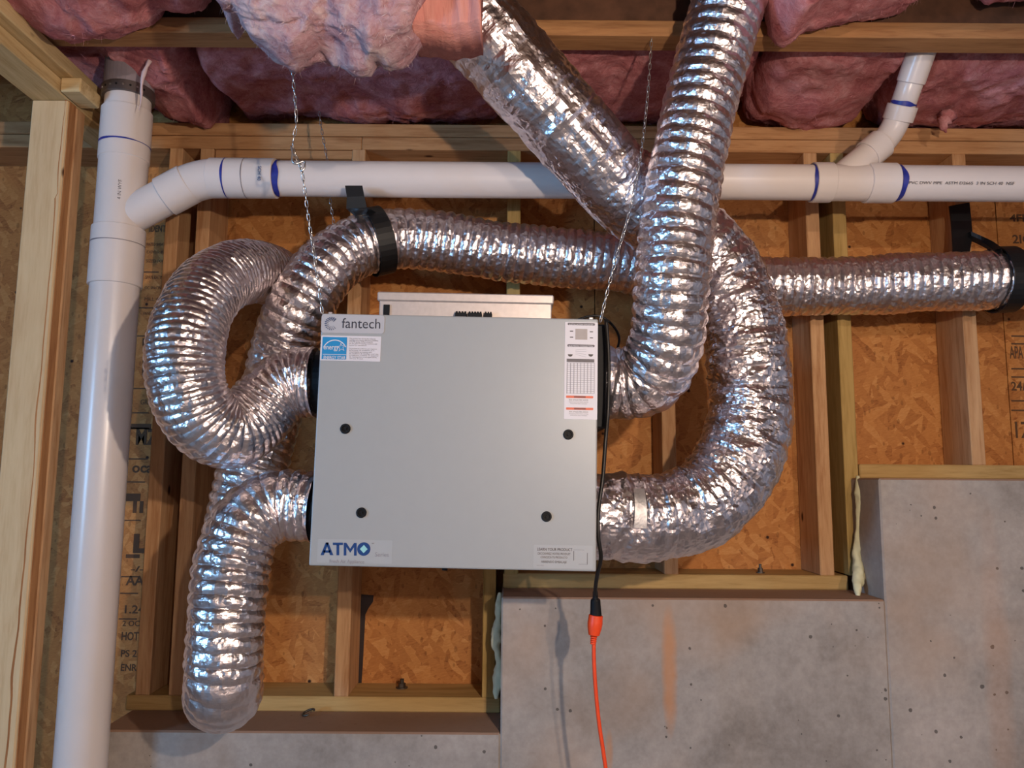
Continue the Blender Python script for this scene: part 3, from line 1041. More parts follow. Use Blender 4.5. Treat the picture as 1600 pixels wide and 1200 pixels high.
# ------------------------------------------------------------------ ducts
def duct(name, pts, R, pitch, amp, crk, label, m=92, per=8, seed=1, sleeve=False, pre=None, post=None, mat='foil'):
    C = [W(*p) if len(p) == 3 else Vector(p[1:]) for p in pts]
    P, s = resample(catmull(C), pitch / per)
    P2 = P.copy()
    for _ in range(6):
        P2[1:-1] = (P2[:-2] + P2[1:-1] * 2 + P2[2:]) / 4
    P = P2
    T, N, B = frames(P)
    n = len(P)
    th = np.arange(m) * 2 * math.pi / m
    S, TH = np.meshgrid(s, th, indexing='ij')
    cs_ = np.stack([np.cos(TH) * R, np.sin(TH) * R, S], -1).reshape(-1, 3)
    if callable(R):
        pass
    if sleeve:
        P_up = np.clip((0.85 - S) / 0.25, 0, 1).reshape(-1)
        # loose foil jacket: long soft creases, tight gathers across it
        K = np.array((16.0, 16.0, 34.0))
        d = 0.0060 * (1 - np.abs(fnoise(cs_ * K * 0.6, seed, 2)) * 2.0)
        d += 0.0040 * fnoise(cs_ * np.array((13.0, 13.0, 70.0)), seed + 3, 2)
        d += 0.0017 * vnoise(cs_ * 95.0, seed + 9) + 0.0012 * vnoise(cs_ * 190.0, seed + 12)
        d = d * (1 - 0.45 * P_up) + 0.0035 * P_up * fnoise(cs_ * np.array((45.0, 45.0, 5.0)), seed + 20, 2)
    else:
        ph = S / pitch + TH / (2 * math.pi) + 0.12 * fnoise(cs_ * 9.0, seed + 5, 2).reshape(n, m)
        prof = np.abs(np.sin(math.pi * ph)) ** 0.75
        ampv = amp * (0.8 + 0.35 * fnoise(cs_ * 14.0, seed + 6, 2).reshape(n, m))
        d = (ampv * prof).reshape(-1)
        d += 0.0035 * fnoise(cs_ * 11.0, seed + 7, 2)
        d += crk * (vnoise(cs_ * 80.0, seed) + 0.65 * vnoise(cs_ * 170.0, seed + 2))
    r = R + d.reshape(n, m)
    if pre or post:
        L = s[-1]
        f = np.ones(n)
        r = r * f[:, None]
    V = P[:, None, :] + r[..., None] * (np.cos(th)[None, :, None] * N[:, None, :] + np.sin(th)[None, :, None] * B[:, None, :])
    V = V.reshape(-1, 3)
    idx = np.arange(n * m).reshape(n, m)
    a, b = idx[:-1], np.roll(idx, -1, 1)[:-1]
    c_, d_ = np.roll(idx, -1, 1)[1:], idx[1:]
    alt = (np.add.outer(np.arange(n - 1), np.arange(m)) % 2 == 0)
    t1 = np.where(alt[..., None], np.stack([a, b, c_], -1), np.stack([a, b, d_], -1)).reshape(-1, 3)
    t2 = np.where(alt[..., None], np.stack([a, c_, d_], -1), np.stack([b, c_, d_], -1)).reshape(-1, 3)
    F = np.concatenate([t1, t2])
    me = bpy.data.meshes.new(name)
    me.vertices.add(len(V))
    me.vertices.foreach_set('co', V.ravel())
    me.loops.add(len(F) * 3)
    me.loops.foreach_set('vertex_index', F.ravel().astype(np.int32))
    me.polygons.add(len(F))
    me.polygons.foreach_set('loop_start', (np.arange(len(F)) * 3).astype(np.int32))
    me.update(calc_edges=True)
    me.validate()
    me.polygons.foreach_set('use_smooth', [False] * len(me.polygons))
    me.update()
    o = mesh_link(name, me, M[mat])
    tag(o, label, 'duct', 'silver foil ventilation ducts')
    return o, P, N, B, s


# tall duct from the upper right port to the ceiling
d_b = duct('flexible_duct', [(934, 596, 1.70), (975, 600, 1.70), (1015, 588, 1.67), (1040, 540, 1.62), (1048, 460, 1.58), (1058, 350, 1.565), (1083, 210, 1.56), (1112, 95, 1.56), (1137, 5, 1.555), (1165, -100, 1.55), (1190, -190, 1.55)],
           0.0745, 0.030, 0.0066, 0.0017, 'ribbed foil duct rising from the unit\'s upper right port into the ceiling', seed=11, per=9)
# loop at the left
d_f = duct('flexible_duct', [(494, 597, 1.70), (465, 598, 1.70), (432, 612, 1.69), (400, 650, 1.67), (360, 676, 1.63), (318, 655, 1.59), (292, 600, 1.565), (292, 530, 1.58), (315, 468, 1.64), (355, 432, 1.74), (398, 424, 1.86), (430, 434, 1.98), (444, 446, 2.09), (448, 452, 2.19)],
           0.0745, 0.0142, 0.0042, 0.0016, 'ribbed foil duct coiled in an open loop left of the unit', seed=23, per=7, m=96)
# long duct along the wall, down behind the loop, round at the bottom and up into the lower left port
d_e = duct('flexible_duct', [(1720, 432, 1.985), (1600, 436, 1.985), (1450, 441, 1.985), (1300, 447, 1.99), (1190, 447, 2.0), (1080, 432, 2.0), (980, 413, 2.0), (880, 403, 1.99), (780, 393, 1.975), (680, 377, 1.95), (610, 374, 1.92), (550, 390, 1.88),
                             (505, 425, 1.84), (468, 478, 1.82), (446, 540, 1.845), (428, 620, 1.86), (408, 690, 1.85), (388, 760, 1.835), (368, 850, 1.82), (356, 940, 1.81), (351, 1020, 1.805), (350, 1062, 1.79), (349, 1085, 1.715), (349, 1070, 1.64), (351, 1020, 1.625), (356, 940, 1.63), (366, 870, 1.645), (388, 818, 1.665), (425, 793, 1.69), (465, 790, 1.70), (494, 792, 1.70)],
           0.0740, 0.0250, 0.0055, 0.0016, 'long foil duct strapped along the wall, dropping left and up into the unit\'s lower port', seed=37, per=10, m=92)
# insulated duct
d_c = duct('insulated_duct', [(640, -120, 1.50), (700, -20, 1.54), (786, 83, 1.58), (895, 208, 1.655), (980, 300, 1.72), (1050, 352, 1.755), (1110, 402, 1.775), (1148, 475, 1.78), (1168, 560, 1.775), (1172, 645, 1.77), (1148, 728, 1.75), (1090, 790, 1.73), (1010, 808, 1.71), (950, 806, 1.70), (925, 806, 1.70)],
           0.091, 0.028, 0, 0, 'thick jacketed foil duct sweeping from the ceiling round to the unit\'s lower right port', seed=51, sleeve=True, per=8, m=116, mat='sleeve')


# tape patch on the jacket
def surface_patch(data, s0, s1, t0, t1, lift, R, name, mat, parent, ns=8, nt_=8):
    o, P, N, B, s = data
    V = []
    for i in range(ns):
        si = s0 + (s1 - s0) * i / (ns - 1)
        k = int(np.clip(np.searchsorted(s, si), 0, len(s) - 1))
        for j in range(nt_):
            t = t0 + (t1 - t0) * j / (nt_ - 1)
            V.append(P[k] + (R + lift) * (math.cos(t) * N[k] + math.sin(t) * B[k]))
    return mesh_obj(name, V, grid_faces(ns, nt_, False), mat, parent, True)


def nearest_theta(data, px, py, Y):
    """arc length and angle of the spot on a duct that faces the viewer at a place of the photograph"""
    o, P, N, B, s = data
    q = np.array(tuple(W(px, py, Y)))
    k = int(np.argmin(((P - q) ** 2).sum(1)))
    v = q - P[k]
    return s[k], math.atan2(v.dot(B[k]), v.dot(N[k])), k


sk, tk, kk = nearest_theta(d_c, 1005, 785, 1.60)
surface_patch(d_c, sk - 0.013, sk + 0.013, tk - 0.50, tk + 0.36, 0.009, 0.091, 'tape_patch', M['tape'], d_c[0])


# straps: a band round the duct and a tail fixed to the framing
def strap(px, py, Y, data, width, R, tail, label, a0=0.0, a1=2 * math.pi, skew=0.0, tail_w=0.03, nail=None):
    o, P, N, B, s = data
    q = np.array(tuple(W(px, py, Y)))
    k = int(np.argmin(((P - q) ** 2).sum(1)))
    T = np.gradient(P, axis=0)[k]
    T /= np.linalg.norm(T)
    e = empty('duct_strap', tuple(P[k]))
    tag(e, label, 'strap', 'black duct straps')
    n = 40
    V = []
    for i in range(n):
        t = a0 + (a1 - a0) * i / (n - 1)
        c_ = math.cos(t) * N[k] + math.sin(t) * B[k]
        sh = skew * math.cos(t)
        for (u, rr) in ((-0.5, 0), (0.5, 0), (0.5, 0.003), (-0.5, 0.003)):
            V.append((R + rr) * c_ + T * (u * width + sh))
    F = grid_faces(n, 4)
    mesh_obj('band', V, F, M['strap'], e, False)
    org = Vector(tuple(P[k]))
    # tail ribbon
    V = []
    for (a, b_) in tail:
        A, Bv = W(*a) - org, W(*b_) - org
        V += [A, Bv, Bv + Vector((0, 0.003, 0)), A + Vector((0, 0.003, 0))]
    F = grid_faces(len(tail), 4) + [(3, 2, 1, 0), tuple(range(len(V) - 4, len(V)))]
    mesh_obj('tail', V, F, M['strap'], e)
    if nail:
        p = W(*nail) - org
        lathe('nail_head', [((p.x, p.y + 0.004, p.z), 0.004), ((p.x, p.y - 0.002, p.z), 0.004)], M['chain'], e, 10)
    return e


strap(588, 378, 1.91, d_e, 0.044, 0.0845, [((539, 290, 1.80), (566, 290, 1.80)), ((542, 308, 1.80), (569, 306, 1.80)), ((541, 326, 1.81), (573, 324, 1.81)), ((554, 337, 1.84), (588, 332, 1.84)), ((565, 348, 1.86), (597, 344, 1.86))],
      'black strap holding the duct beside the left chain, tail against the white pipe')
strap(1566, 437, 1.985, d_e, 0.046, 0.0845, [((1483, 322, 2.085), (1515, 316, 2.085)), ((1486, 345, 2.085), (1518, 345, 2.085)), ((1488, 372, 2.07), (1520, 368, 2.07)), ((1489, 396, 2.05), (1515, 396, 2.05))],
      'black strap round the duct at the right edge, nailed to a stud', nail=(1507, 361, 2.08))
# short link from the tail to the band
e2 = [o for o in COL.objects if o.name.startswith('duct_strap')][-1]
org = e2.location
lk = resample(catmull([W(1512, 366, 2.07), W(1530, 374, 2.05), W(1546, 382, 2.0), W(1560, 392, 1.93)]), 0.01)[0]
V = []
for p in lk:
    for (dy, dz) in ((-0.016, 0.003), (0.016, 0.006), (0.016, -0.006), (-0.016, -0.009)):
        V.append((p[0] - org.x, p[1] - org.y + dy, p[2] - org.z + dz))
mesh_obj('link_strip', V, grid_faces(len(lk), 4), M['strap'], e2)


# ------------------------------------------------------------------ drain pipes (one glued assembly)
YV, YH = 1.865, 1.865
drain = empty('drain_pipe', (W(165, 650, YV).x, YV, 0))
tag(drain, 'white plastic drain stack with a branch pipe running right along the wall', 'pipe')
DL = drain.location


def dp(v):
    return Vector(v) - DL


def pipe(name, a, b, r, parent=drain, m=40, mat='pvc'):
    a, b = dp(a), dp(b)
    d = (b - a).normalized()
    o = lathe(name, [(a, r * 0.98), (a + d * 0.001, r), (b - d * 0.001, r), (b, r * 0.98)], M[mat], parent, m)
    shade(o)
    return o


def shade(o):
    me = o.data
    me.polygons.foreach_set('use_smooth', [len(p.vertices) == 4 for p in me.polygons])
    try:
        me.set_sharp_from_angle(angle=math.radians(40))
    except Exception:
        pass


def hub(name, a, b, r, parent, mat='pvc'):
    a, b = dp(a), dp(b)
    d = (b - a).normalized()
    o = lathe(name, [(a, r - 0.006), (a, r - 0.0015), (a + d * 0.0015, r), (b - d * 0.0015, r), (b, r - 0.0015), (b, r - 0.006)], M[mat], parent, 40)
    shade(o)
    return o


def ring(a, ax, r, w, parent, mat='primer', tilt=0.0):
    """thin band of primer with an uneven edge"""
    a = dp(a)
    ax = Vector(ax).normalized()
    t = Vector((0, 0, 1)) if abs(ax.z) < 0.9 else Vector((1, 0, 0))
    n = (t - ax * t.dot(ax)).normalized()
    b = ax.cross(n)
    V, m = [], 40
    for k in range(m):
        th = 2 * math.pi * k / m
        c_ = n * math.cos(th) + b * math.sin(th)
        w2 = w * (0.7 + 0.45 * math.sin(th * 2 + r * 90) + 0.2 * math.sin(5 * th))
        w2 = max(w2, 0.0016)
        V += [a + c_ * (r + 0.0006) - ax * w2 / 2, a + c_ * (r + 0.0006) + ax * w2 / 2]
    F = [(2 * k, 2 * k + 1, 2 * ((k + 1) % m) + 1, 2 * ((k + 1) % m)) for k in range(m)]
    return mesh_obj('primer_ring' if mat == 'primer' else 'seam_line', V, F, M[mat], parent, True)


XV = DL.x
zv = lambda py: W(180, py, YV - 0.05).z
V3 = lambda z: Vector((XV, YV, z))
r4, r3, r2 = 0.0565, 0.0445, 0.030
pipe('stack_pipe', V3(0.0), V3(zv(420)), r4)
pipe('stack_pipe', V3(zv(190)), V3(zv(100)), r4 - 0.002)
fit = pipe('wye_fitting', V3(zv(400)), V3(zv(160)), r4 + 0.001)
hub('lower_hub', V3(zv(440)), V3(zv(348)), r4 + 0.0055, fit)
hub('upper_hub', V3(zv(240)), V3(zv(160)), r4 + 0.0035, fit)
ring(V3(zv(436)), (0, 0, 1), r4 + 0.001, 0.006, fit)
ring(V3(zv(216)), (0, 0, 1), r4 + 0.0036, 0.005, fit)
ring(V3(zv(374)), (0, 0, 1), r4 + 0.0056, 0.0025, fit, 'pvc_line')
zh = W(1100, 284, YH).z
Hx = lambda px: Vector((W(px, 284, YH).x, YH, zh))
# 45 degree branch up to the level run
el_x = Hx(312).x
bz = W(184, 346, YH).z
pa, pb = Vector((XV, YH, bz)), Vector((el_x, YH, zh))
dirb = (pb - pa).normalized()
br = pipe('branch_arm', pa + dirb * 0.01, pb - dirb * 0.045, r3 + 0.001, drain)
hub('branch_hub', pb - dirb * 0.100, pb - dirb * 0.030, r3 + 0.006, br)
arc = []
for k in range(13):
    t = k / 12
    p0, p1, p2 = pb - dirb * 0.045, pb + Vector((0.004, 0, 0)), Hx(345)
    arc.append(dp(p0 * (1 - t) ** 2 + p1 * 2 * t * (1 - t) + p2 * t * t))
elb = tube('elbow', [tuple(p) for p in arc], r3 + 0.004, M['pvc'], drain, 36)
hub('elbow_hub', Hx(330), Hx(432), r3 + 0.0055, elb)
ring(Hx(356), (1, 0, 0), r3 + 0.0056, 0.005, elb)
ring(Hx(386), (1, 0, 0), r3 + 0.0056, 0.002, elb, 'pvc_line')
ring(Hx(436), (1, 0, 0), r3 + 0.001, 0.018, elb)
text_mesh('print', 'SCH 40', 0.012, M['navy'], elb, dp(Hx(413) + Vector((0, -r3 - 0.007, 0.012))), (math.pi / 2, math.pi / 2, 0))
pipe('level_pipe', Hx(425), Hx(1290), r3)
pipe('level_pipe', Hx(1380), Hx(1760), r3)
f2 = pipe('wye_fitting', Hx(1270), Hx(1396), r3 + 0.001)
hub('left_hub', Hx(1268), Hx(1298), r3 + 0.0055, f2)
hub('right_hub', Hx(1352), Hx(1396), r3 + 0.0055, f2)
ring(Hx(1267), (1, 0, 0), r3 + 0.001, 0.012, f2)
ring(Hx(1400), (1, 0, 0), r3 + 0.001, 0.016, f2)
q0, q1 = W(1300, 288, YH), W(1374, 227, YH)
q3, q4 = W(1408, 172, 1.84), W(1440, 80, 1.765)
db = (q1 - q0).normalized()
f3 = pipe('wye_arm', q0, q1, r2 + 0.004)
hub('arm_hub', q1 - db * 0.042, q1 + db * 0.008, r2 + 0.0085, f3)
ring(q1 + db * 0.010, db, r2 + 0.001, 0.004, f3)
du = (q4 - q3).normalized()
arc = []
qa, qb = q1 + db * 0.0, q3 + du * 0.01
m0, m1 = qa + db * 0.035, qb - du * 0.045
for k in range(13):
    t = k / 12
    arc.append(tuple(dp(qa * (1 - t) ** 3 + m0 * 3 * t * (1 - t) ** 2 + m1 * 3 * t * t * (1 - t) + qb * t ** 3)))
e3 = tube('bend', arc, r2 + 0.0015, M['pvc'], drain, 32)
hub('bend_hub', q3 - du * 0.025, q3 + du * 0.012, r2 + 0.007, e3)
ring(q3 + du * 0.017, du, r2 + 0.0008, 0.011, e3)
q5 = q3 + du * 0.085
pipe('riser_pipe', q3, q5, r2)
f4 = hub('riser_coupling', q5 - du * 0.02, q5 + du * 0.09, r2 + 0.0035, drain)
# pipe seen beyond the joist, bending toward the room above
pipe('upper_pipe', W(1455, 62, 1.76), W(1575, -60, 1.70), r2)
# print on the level pipe
text_mesh('print', 'PVC DWV PIPE  ASTM D2665  3 IN SCH 40  NSF', 0.010, M['ink'], drain, dp(Hx(1398) + Vector((0.012, -r3 + 0.0022, -0.019))), (math.pi / 2 + 0.42, 0, 0), width=0.26)
text_mesh('print', '4 IN WYE', 0.012, M['ink'], drain, dp(V3(zv(312)) + Vector((0.026, -r4 + 0.0055, 0))), (math.pi / 2, -math.pi / 2, 0.48))
# rubber sleeve and band at the top of the stack
lathe('rubber_sleeve', [(dp(V3(zv(132))), r4 + 0.001), (dp(V3(zv(130))), r4 + 0.003), (dp(V3(zv(30))), r4 + 0.003), (dp(V3(zv(-40))), r4 - 0.002)], M['rubber'], drain, 36)
bnd = hub('steel_band', V3(zv(142)), V3(zv(126)), r4 + 0.006, drain, 'steel_band')
for k in range(9):
    a = math.radians(-150 + 120 * k / 8)
    p = V3(zv(134)) + Vector((math.cos(a), math.sin(a), 0)) * (r4 + 0.0062)
    n_ = Vector((math.cos(a), math.sin(a), 0))
    lathe('band_hole', [(dp(p - n_ * 0.001), 0.0028), (dp(p + n_ * 0.0004), 0.0028)], M['chain'] if k % 2 else M['black'], bnd, 8)


# ------------------------------------------------------------------ chains
def link_mesh():
    L, wd_, r = 0.0175, 0.0080, 0.00125
    path = []
    for k in range(12):
        a = 2 * math.pi * k / 12
        x = math.cos(a) * (wd_ / 2 - r)
        z = math.sin(a) * (wd_ / 2 - r) + (1 if math.sin(a) > 1e-6 else -1 if math.sin(a) < -1e-6 else 0) * (L - wd_) / 2
        path.append((x, 0, z))
    V, m = [], 4
    n = len(path)
    for i in range(n):
        p, a, b = Vector(path[i]), Vector(path[i - 1]), Vector(path[(i + 1) % n])
        t = (b - a).normalized()
        u = Vector((0, 1, 0))
        w = t.cross(u)
        for j in range(m):
            th = 2 * math.pi * (j + 0.5) / m
            V.append(p + (u * math.cos(th) + w * math.sin(th)) * r)
    F = [(i * m + j, i * m + (j + 1) % m, ((i + 1) % n) * m + (j + 1) % m, ((i + 1) % n) * m + j) for i in range(n) for j in range(m)]
    me = bpy.data.meshes.new('link')
    me.from_pydata([tuple(v) for v in V], [], F)
    me.materials.append(M['chain'])
    me.polygons.foreach_set('use_smooth', [True] * len(me.polygons))
    return me


LINK = link_mesh()


def chain(pts, label, tw=0.35):
    P, s = resample(catmull([W(*p) for p in pts], 16), 0.0142)
    e = empty('hanging_chain', tuple(P[-1]))
    tag(e, label, 'chain', 'zinc chains carrying the unit')
    T = np.gradient(P, axis=0)
    for k in range(len(P)):
        t = Vector(tuple(T[k])).normalized()
        q = t.to_track_quat('Z', 'Y').to_matrix() @ Matrix.Rotation(0.6 + k * math.pi / 2 + tw * math.sin(k * 0.4), 3, 'Z')
        o = bpy.data.objects.new('link', LINK)
        COL.objects.link(o)
        o.parent = e
        o.matrix_local = Matrix.Translation(Vector(tuple(P[k])) - e.location) @ q.to_4x4()
    return e


ch1 = chain([(455, 40, 1.52), (458, 120, 1.53), (463, 190, 1.54), (458, 232, 1.545), (470, 262, 1.55), (482, 340, 1.56), (494, 420, 1.565), (503, 484, 1.57)],
            'front chain left of the unit, crossing the white pipe and the strapped duct')
# open hook where the chain was shortened
hk = resample(catmull([W(455, 228, 1.54), W(457, 238, 1.54), W(457, 252, 1.54), W(462, 256, 1.54), W(475, 252, 1.545), W(476, 262, 1.545), W(471, 268, 1.545)]), 0.003)[0] - np.array(tuple(ch1.location))
tube('hook', hk, 0.0022, M['chain'], ch1, 6)
chain([(499, 178, 1.96), (503, 205, 1.95), (511, 250, 1.94), (517, 320, 1.93), (521, 345, 1.925), (524, 362, 1.92)],
      'rear chain left of the unit, half hidden behind the white pipe')
chain([(1018, 60, 1.66), (1015, 110, 1.655), (1009, 180, 1.64), (1000, 250, 1.60), (984, 330, 1.575), (966, 392, 1.57), (951, 448, 1.57), (939, 498, 1.57)],
      'chain at the unit\'s right corner, rising between the two foil ducts')


# ------------------------------------------------------------------ cords
pc_ = empty('power_cord', tuple(W(932, 950, 1.66)))
tag(pc_, 'black power cord hanging down the unit\'s right side to an orange socket', 'cord')
po_ = pc_.location
path = [(947, 500, 1.598), (951, 560, 1.592), (950, 640, 1.59), (946, 690, 1.595), (942, 745, 1.585), (935, 800, 1.58), (935, 840, 1.58), (939, 870, 1.59), (933, 900, 1.62), (930, 925, 1.65), (931, 942, 1.66)]
P, s = resample(catmull([W(*p) for p in path]), 0.008)
tube('cable', P - np.array(tuple(po_)), 0.0042, M['cord'], pc_, 10)
a, b = W(930, 924, 1.655) - po_, W(931, 962, 1.66) - po_
d = (b - a).normalized()
lathe('strain_relief', [(a, 0.005), (a + d * 0.014, 0.0058), (a + d * 0.016, 0.0062)], M['black'], pc_, 14)
L = (b - a).length
lathe('plug', [(a + d * 0.016, 0.009), (a + d * 0.019, 0.0105), (a + d * 0.040, 0.0115), (b, 0.0125)], M['black'], pc_, 16)

ex = empty('extension_cord', tuple(W(929, 1000, 1.66)))
tag(ex, 'bright orange extension cord hanging straight down below the unit', 'cord')
eo = ex.location
a, b = W(931, 961, 1.66) - eo, W(928, 992, 1.66) - eo
d = (b - a).normalized()
sk_ = lathe('socket', [(a, 0.0135), (a + d * 0.001, 0.0150), (a + d * 0.012, 0.0155), (a + d * 0.017, 0.0160), (a + d * 0.026, 0.0150), (b, 0.0118), (b + d * 0.002, 0.008)], M['orange'], ex, 20)
shade(sk_)
rib = b
for k in range(4):
    q = b + d * (0.003 + k * 0.0042)
    lathe('strain_rib', [(q, 0.0058), (q + d * 0.0008, 0.0074 - 0.0004 * k), (q + d * 0.0024, 0.0074 - 0.0004 * k), (q + d * 0.0034, 0.0056)], M['orange'], ex, 14)
path = [(928, 994, 1.66), (928, 1030, 1.66), (931, 1080, 1.66), (936, 1130, 1.66), (942, 1170, 1.66), (949, 1220, 1.66), (962, 1330, 1.66), (968, 1480, 1.66), (960, 1580, 1.64)]
C = [W(*p) for p in path]
C[-1].z = 0.006
P, s = resample(catmull(C + [C[-1] + Vector((0.1, -0.2, 0)), C[-1] + Vector((0.5, -0.6, 0))]), 0.01)
tube('cable', P - np.array(tuple(eo)), 0.0042, M['orange'], ex, 10)


# ------------------------------------------------------------------ insulation
def batt(name, x0, x1, y0, y1, zbot, ztop, mat, label, seed, amp=0.022, step=0.0075, fibre=0, fmat='fibre', power=3.5, fsc=7.0, round_ends=True, fold=0.0, an=(1, 1, 1)):
    """soft slab running along x; zbot may be a list of (u, z)"""
    n = int((x1 - x0) / step)
    us = np.linspace(0, 1, n)
    if isinstance(zbot, list):
        zb_ = np.interp(us, [a for a, _ in zbot], [b for _, b in zbot])
    else:
        zb_ = np.full(n, zbot)
    hgt = float(ztop - zb_.min())
    m = int(2 * (hgt + (y1 - y0)) / step)
    th = np.arange(m) * 2 * math.pi / m
    ct, st = np.cos(th), np.sin(th)
    ex_ = 2.0 / power
    cx = np.sign(ct) * np.abs(ct) ** ex_
    cz = np.sign(st) * np.abs(st) ** ex_
    V = np.zeros((n, m, 3))
    endf = np.ones(n)
    if round_ends:
        k = np.minimum(us, 1 - us) * (x1 - x0) / 0.05
        endf = np.clip(k, 0.0, 1.0) ** 0.4
    V[..., 0] = (x0 + us * (x1 - x0))[:, None]
    V[..., 1] = (y0 + y1) / 2 + (y1 - y0) / 2 * cx[None, :] * endf[:, None]
    zc = (zb_ + ztop) / 2
    V[..., 2] = zc[:, None] + ((ztop - zb_) / 2)[:, None] * cz[None, :] * endf[:, None]
    F_ = V.reshape(-1, 3)
    nrm = np.stack([np.zeros((n, m)), np.broadcast_to(ct, (n, m)), np.broadcast_to(st, (n, m))], -1).reshape(-1, 3)
    G_ = F_ * np.array(an)
    d = amp * (1.0 * fnoise(G_ * fsc, seed, 3, 0.5) - 0.35 * np.abs(fnoise(G_ * fsc * 2.3, seed + 4, 2)) + 0.30 * fnoise(F_ * fsc * 5, seed + 8, 4, 0.65))
    if fold:
        d -= fold * np.clip(0.35 - np.abs(fnoise(F_ * np.array((9.0, 5.0, 1.2)), seed + 40, 2)), 0, 1) * 1.6
    Q = F_ + nrm * d[:, None]
    Q[:, 0] += amp * 0.6 * fnoise(F_ * fsc * 1.6, seed + 30, 3)
    faces = grid_faces(n, m)
    faces.append(tuple(range(m)))
    faces.append(tuple((n - 1) * m + j for j in range(m))[::-1])
    o = mesh_obj(name, Q, faces, M[mat], None, True)
    tag(o, label, 'insulation', 'pink glass wool batts')
    if fibre:
        rng = np.random.default_rng(seed)
        low = np.where((st < 0.35))[0]
        Vs, Fs = [], []
        for i in range(fibre):
            k = rng.integers(2, n - 2) * m + rng.choice(low)
            p = Q[k]
            dr = nrm[k] * 0.6 + rng.normal(0, 0.7, 3)
            dr[2] -= 0.35
            dr /= np.linalg.norm(dr) + 1e-9
            Ln = rng.uniform(0.006, 0.017)
            side = np.cross(dr, rng.normal(0, 1, 3))
            side /= np.linalg.norm(side) + 1e-9
            w = rng.uniform(0.0002, 0.0005)
            b0 = len(Vs)
            bend = rng.normal(0, 0.3, 3) * Ln
            for t in (0, 0.5, 1.0):
                c0 = p + dr * Ln * (t - 0.15) + bend * t * t
                Vs += [c0 - side * w * (1.1 - t), c0 + side * w * (1.1 - t)]
            Fs += [(b0, b0 + 1, b0 + 3, b0 + 2), (b0 + 2, b0 + 3, b0 + 5, b0 + 4)]
        f = mesh_obj('loose_fibres', Vs, Fs, M[fmat], o)
        f['kind'] = 'stuff'
    return o


def wisp(o, px, py, Y, L, w, seed, mat='fibre_pale', lean=0.0):
    """hanging tuft"""
    P = []
    for k in range(9):
        t = k / 8
        P.append(W(px, py, Y) + Vector((lean * t * L + 0.006 * math.sin(t * 5 + seed), 0.004 * math.cos(t * 4 + seed), -L * t)))
    P = np.array([tuple(p) for p in P])
    R = w * (1 - np.linspace(0, 0.92, 9) ** 1.4) * (1 + 0.3 * np.sin(np.arange(9) * 2.1 + seed))
    return tube('tuft', P, R, M[mat], o, 8)


yb0, yb1 = YJ + 0.07, YO - 0.035
ztb = ZT + 0.27
# bay against the wall
b1 = batt('insulation_batt', W(92, 150, 1.95).x, W(330, 150, 1.95).x, yb0, yb1, [(0, ZT + 0.05), (0.4, ZT + 0.055), (0.62, ZT - 0.005), (0.88, ZT - 0.035), (1, ZT + 0.0)], ztb, 'pink', 'pink batt sagging around the top of the white stack', 101, 0.04, fibre=700)
b2 = batt('insulation_batt', W(326, 150, 1.95).x, W(800, 150, 1.95).x, yb0, yb1, [(0, ZT - 0.0), (0.2, ZT + 0.02), (0.6, ZT + 0.008), (1, ZT + 0.014)], ztb, 'pink', 'pink batt in the wall bay behind the left chains', 102, 0.03, fibre=700)
b3 = batt('insulation_batt', W(796, 150, 1.95).x, W(1180, 150, 1.95).x, yb0, yb1, ZT + 0.014, ztb, 'pink', 'pink batt in the wall bay behind the two rising ducts', 103, 0.03, fibre=400)
b4 = batt('insulation_batt', W(1176, 150, 1.95).x, W(1398, 150, 1.95).x, yb0, yb1, [(0, ZT + 0.012), (0.5, ZT - 0.002), (1, ZT + 0.03)], ztb, 'pink', 'pink batt in the wall bay just left of the thin riser pipe', 104, 0.034, fibre=500)
b5 = batt('insulation_batt', W(1392, 150, 1.95).x, 1.75, yb0 + 0.075, yb1, [(0, ZT + 0.012), (0.3, ZT + 0.0), (1, ZT + 0.01)], ztb, 'pink', 'pink batt in the wall bay right of the thin riser pipe', 105, 0.034, fibre=500)
wisp(b5, 1476, 182, 2.0, 0.045, 0.021, 2, 'pink')
# bay one joist nearer
yn0, yn1 = YJ - 0.34, YJ - 0.004
b6 = batt('insulation_batt', W(-120, 20, 1.55).x, W(322, 20, 1.55).x, yn0 + 0.05, yn1 + 0.040, [(0, ZT + 0.02), (0.25, ZT + 0.0), (0.42, ZT - 0.022), (0.6, ZT - 0.030), (0.74, ZT - 0.005), (0.80, ZT + 0.030), (1, ZT + 0.04)], ztb, 'pink', 'pink batt bulging under the nearer joist above the white stack', 106, 0.04, fibre=700)
b7 = batt('insulation_batt', W(1196, 20, 1.55).x, W(1478, 20, 1.55).x, yn0 + 0.02, yn1 + 0.030, [(0, ZT - 0.045), (0.16, ZT - 0.040), (0.26, ZT - 0.005), (0.6, ZT + 0.01), (0.85, ZT + 0.028), (1, ZT + 0.05)], ztb, 'pink', 'pink batt bulging over the joist right of the tall duct', 107, 0.032, fibre=600)
b8 = batt('insulation_batt', W(1530, 20, 1.55).x, 1.7, yn0, yn1 - 0.004, ZT + 0.045, ztb, 'pink', 'pink batt in the top right corner beyond the slanting pipe', 108, 0.03, fibre=300)
wisp(b1, 235, 96, 1.78, 0.125, 0.0055, 3, 'fibre_pale', -0.22)
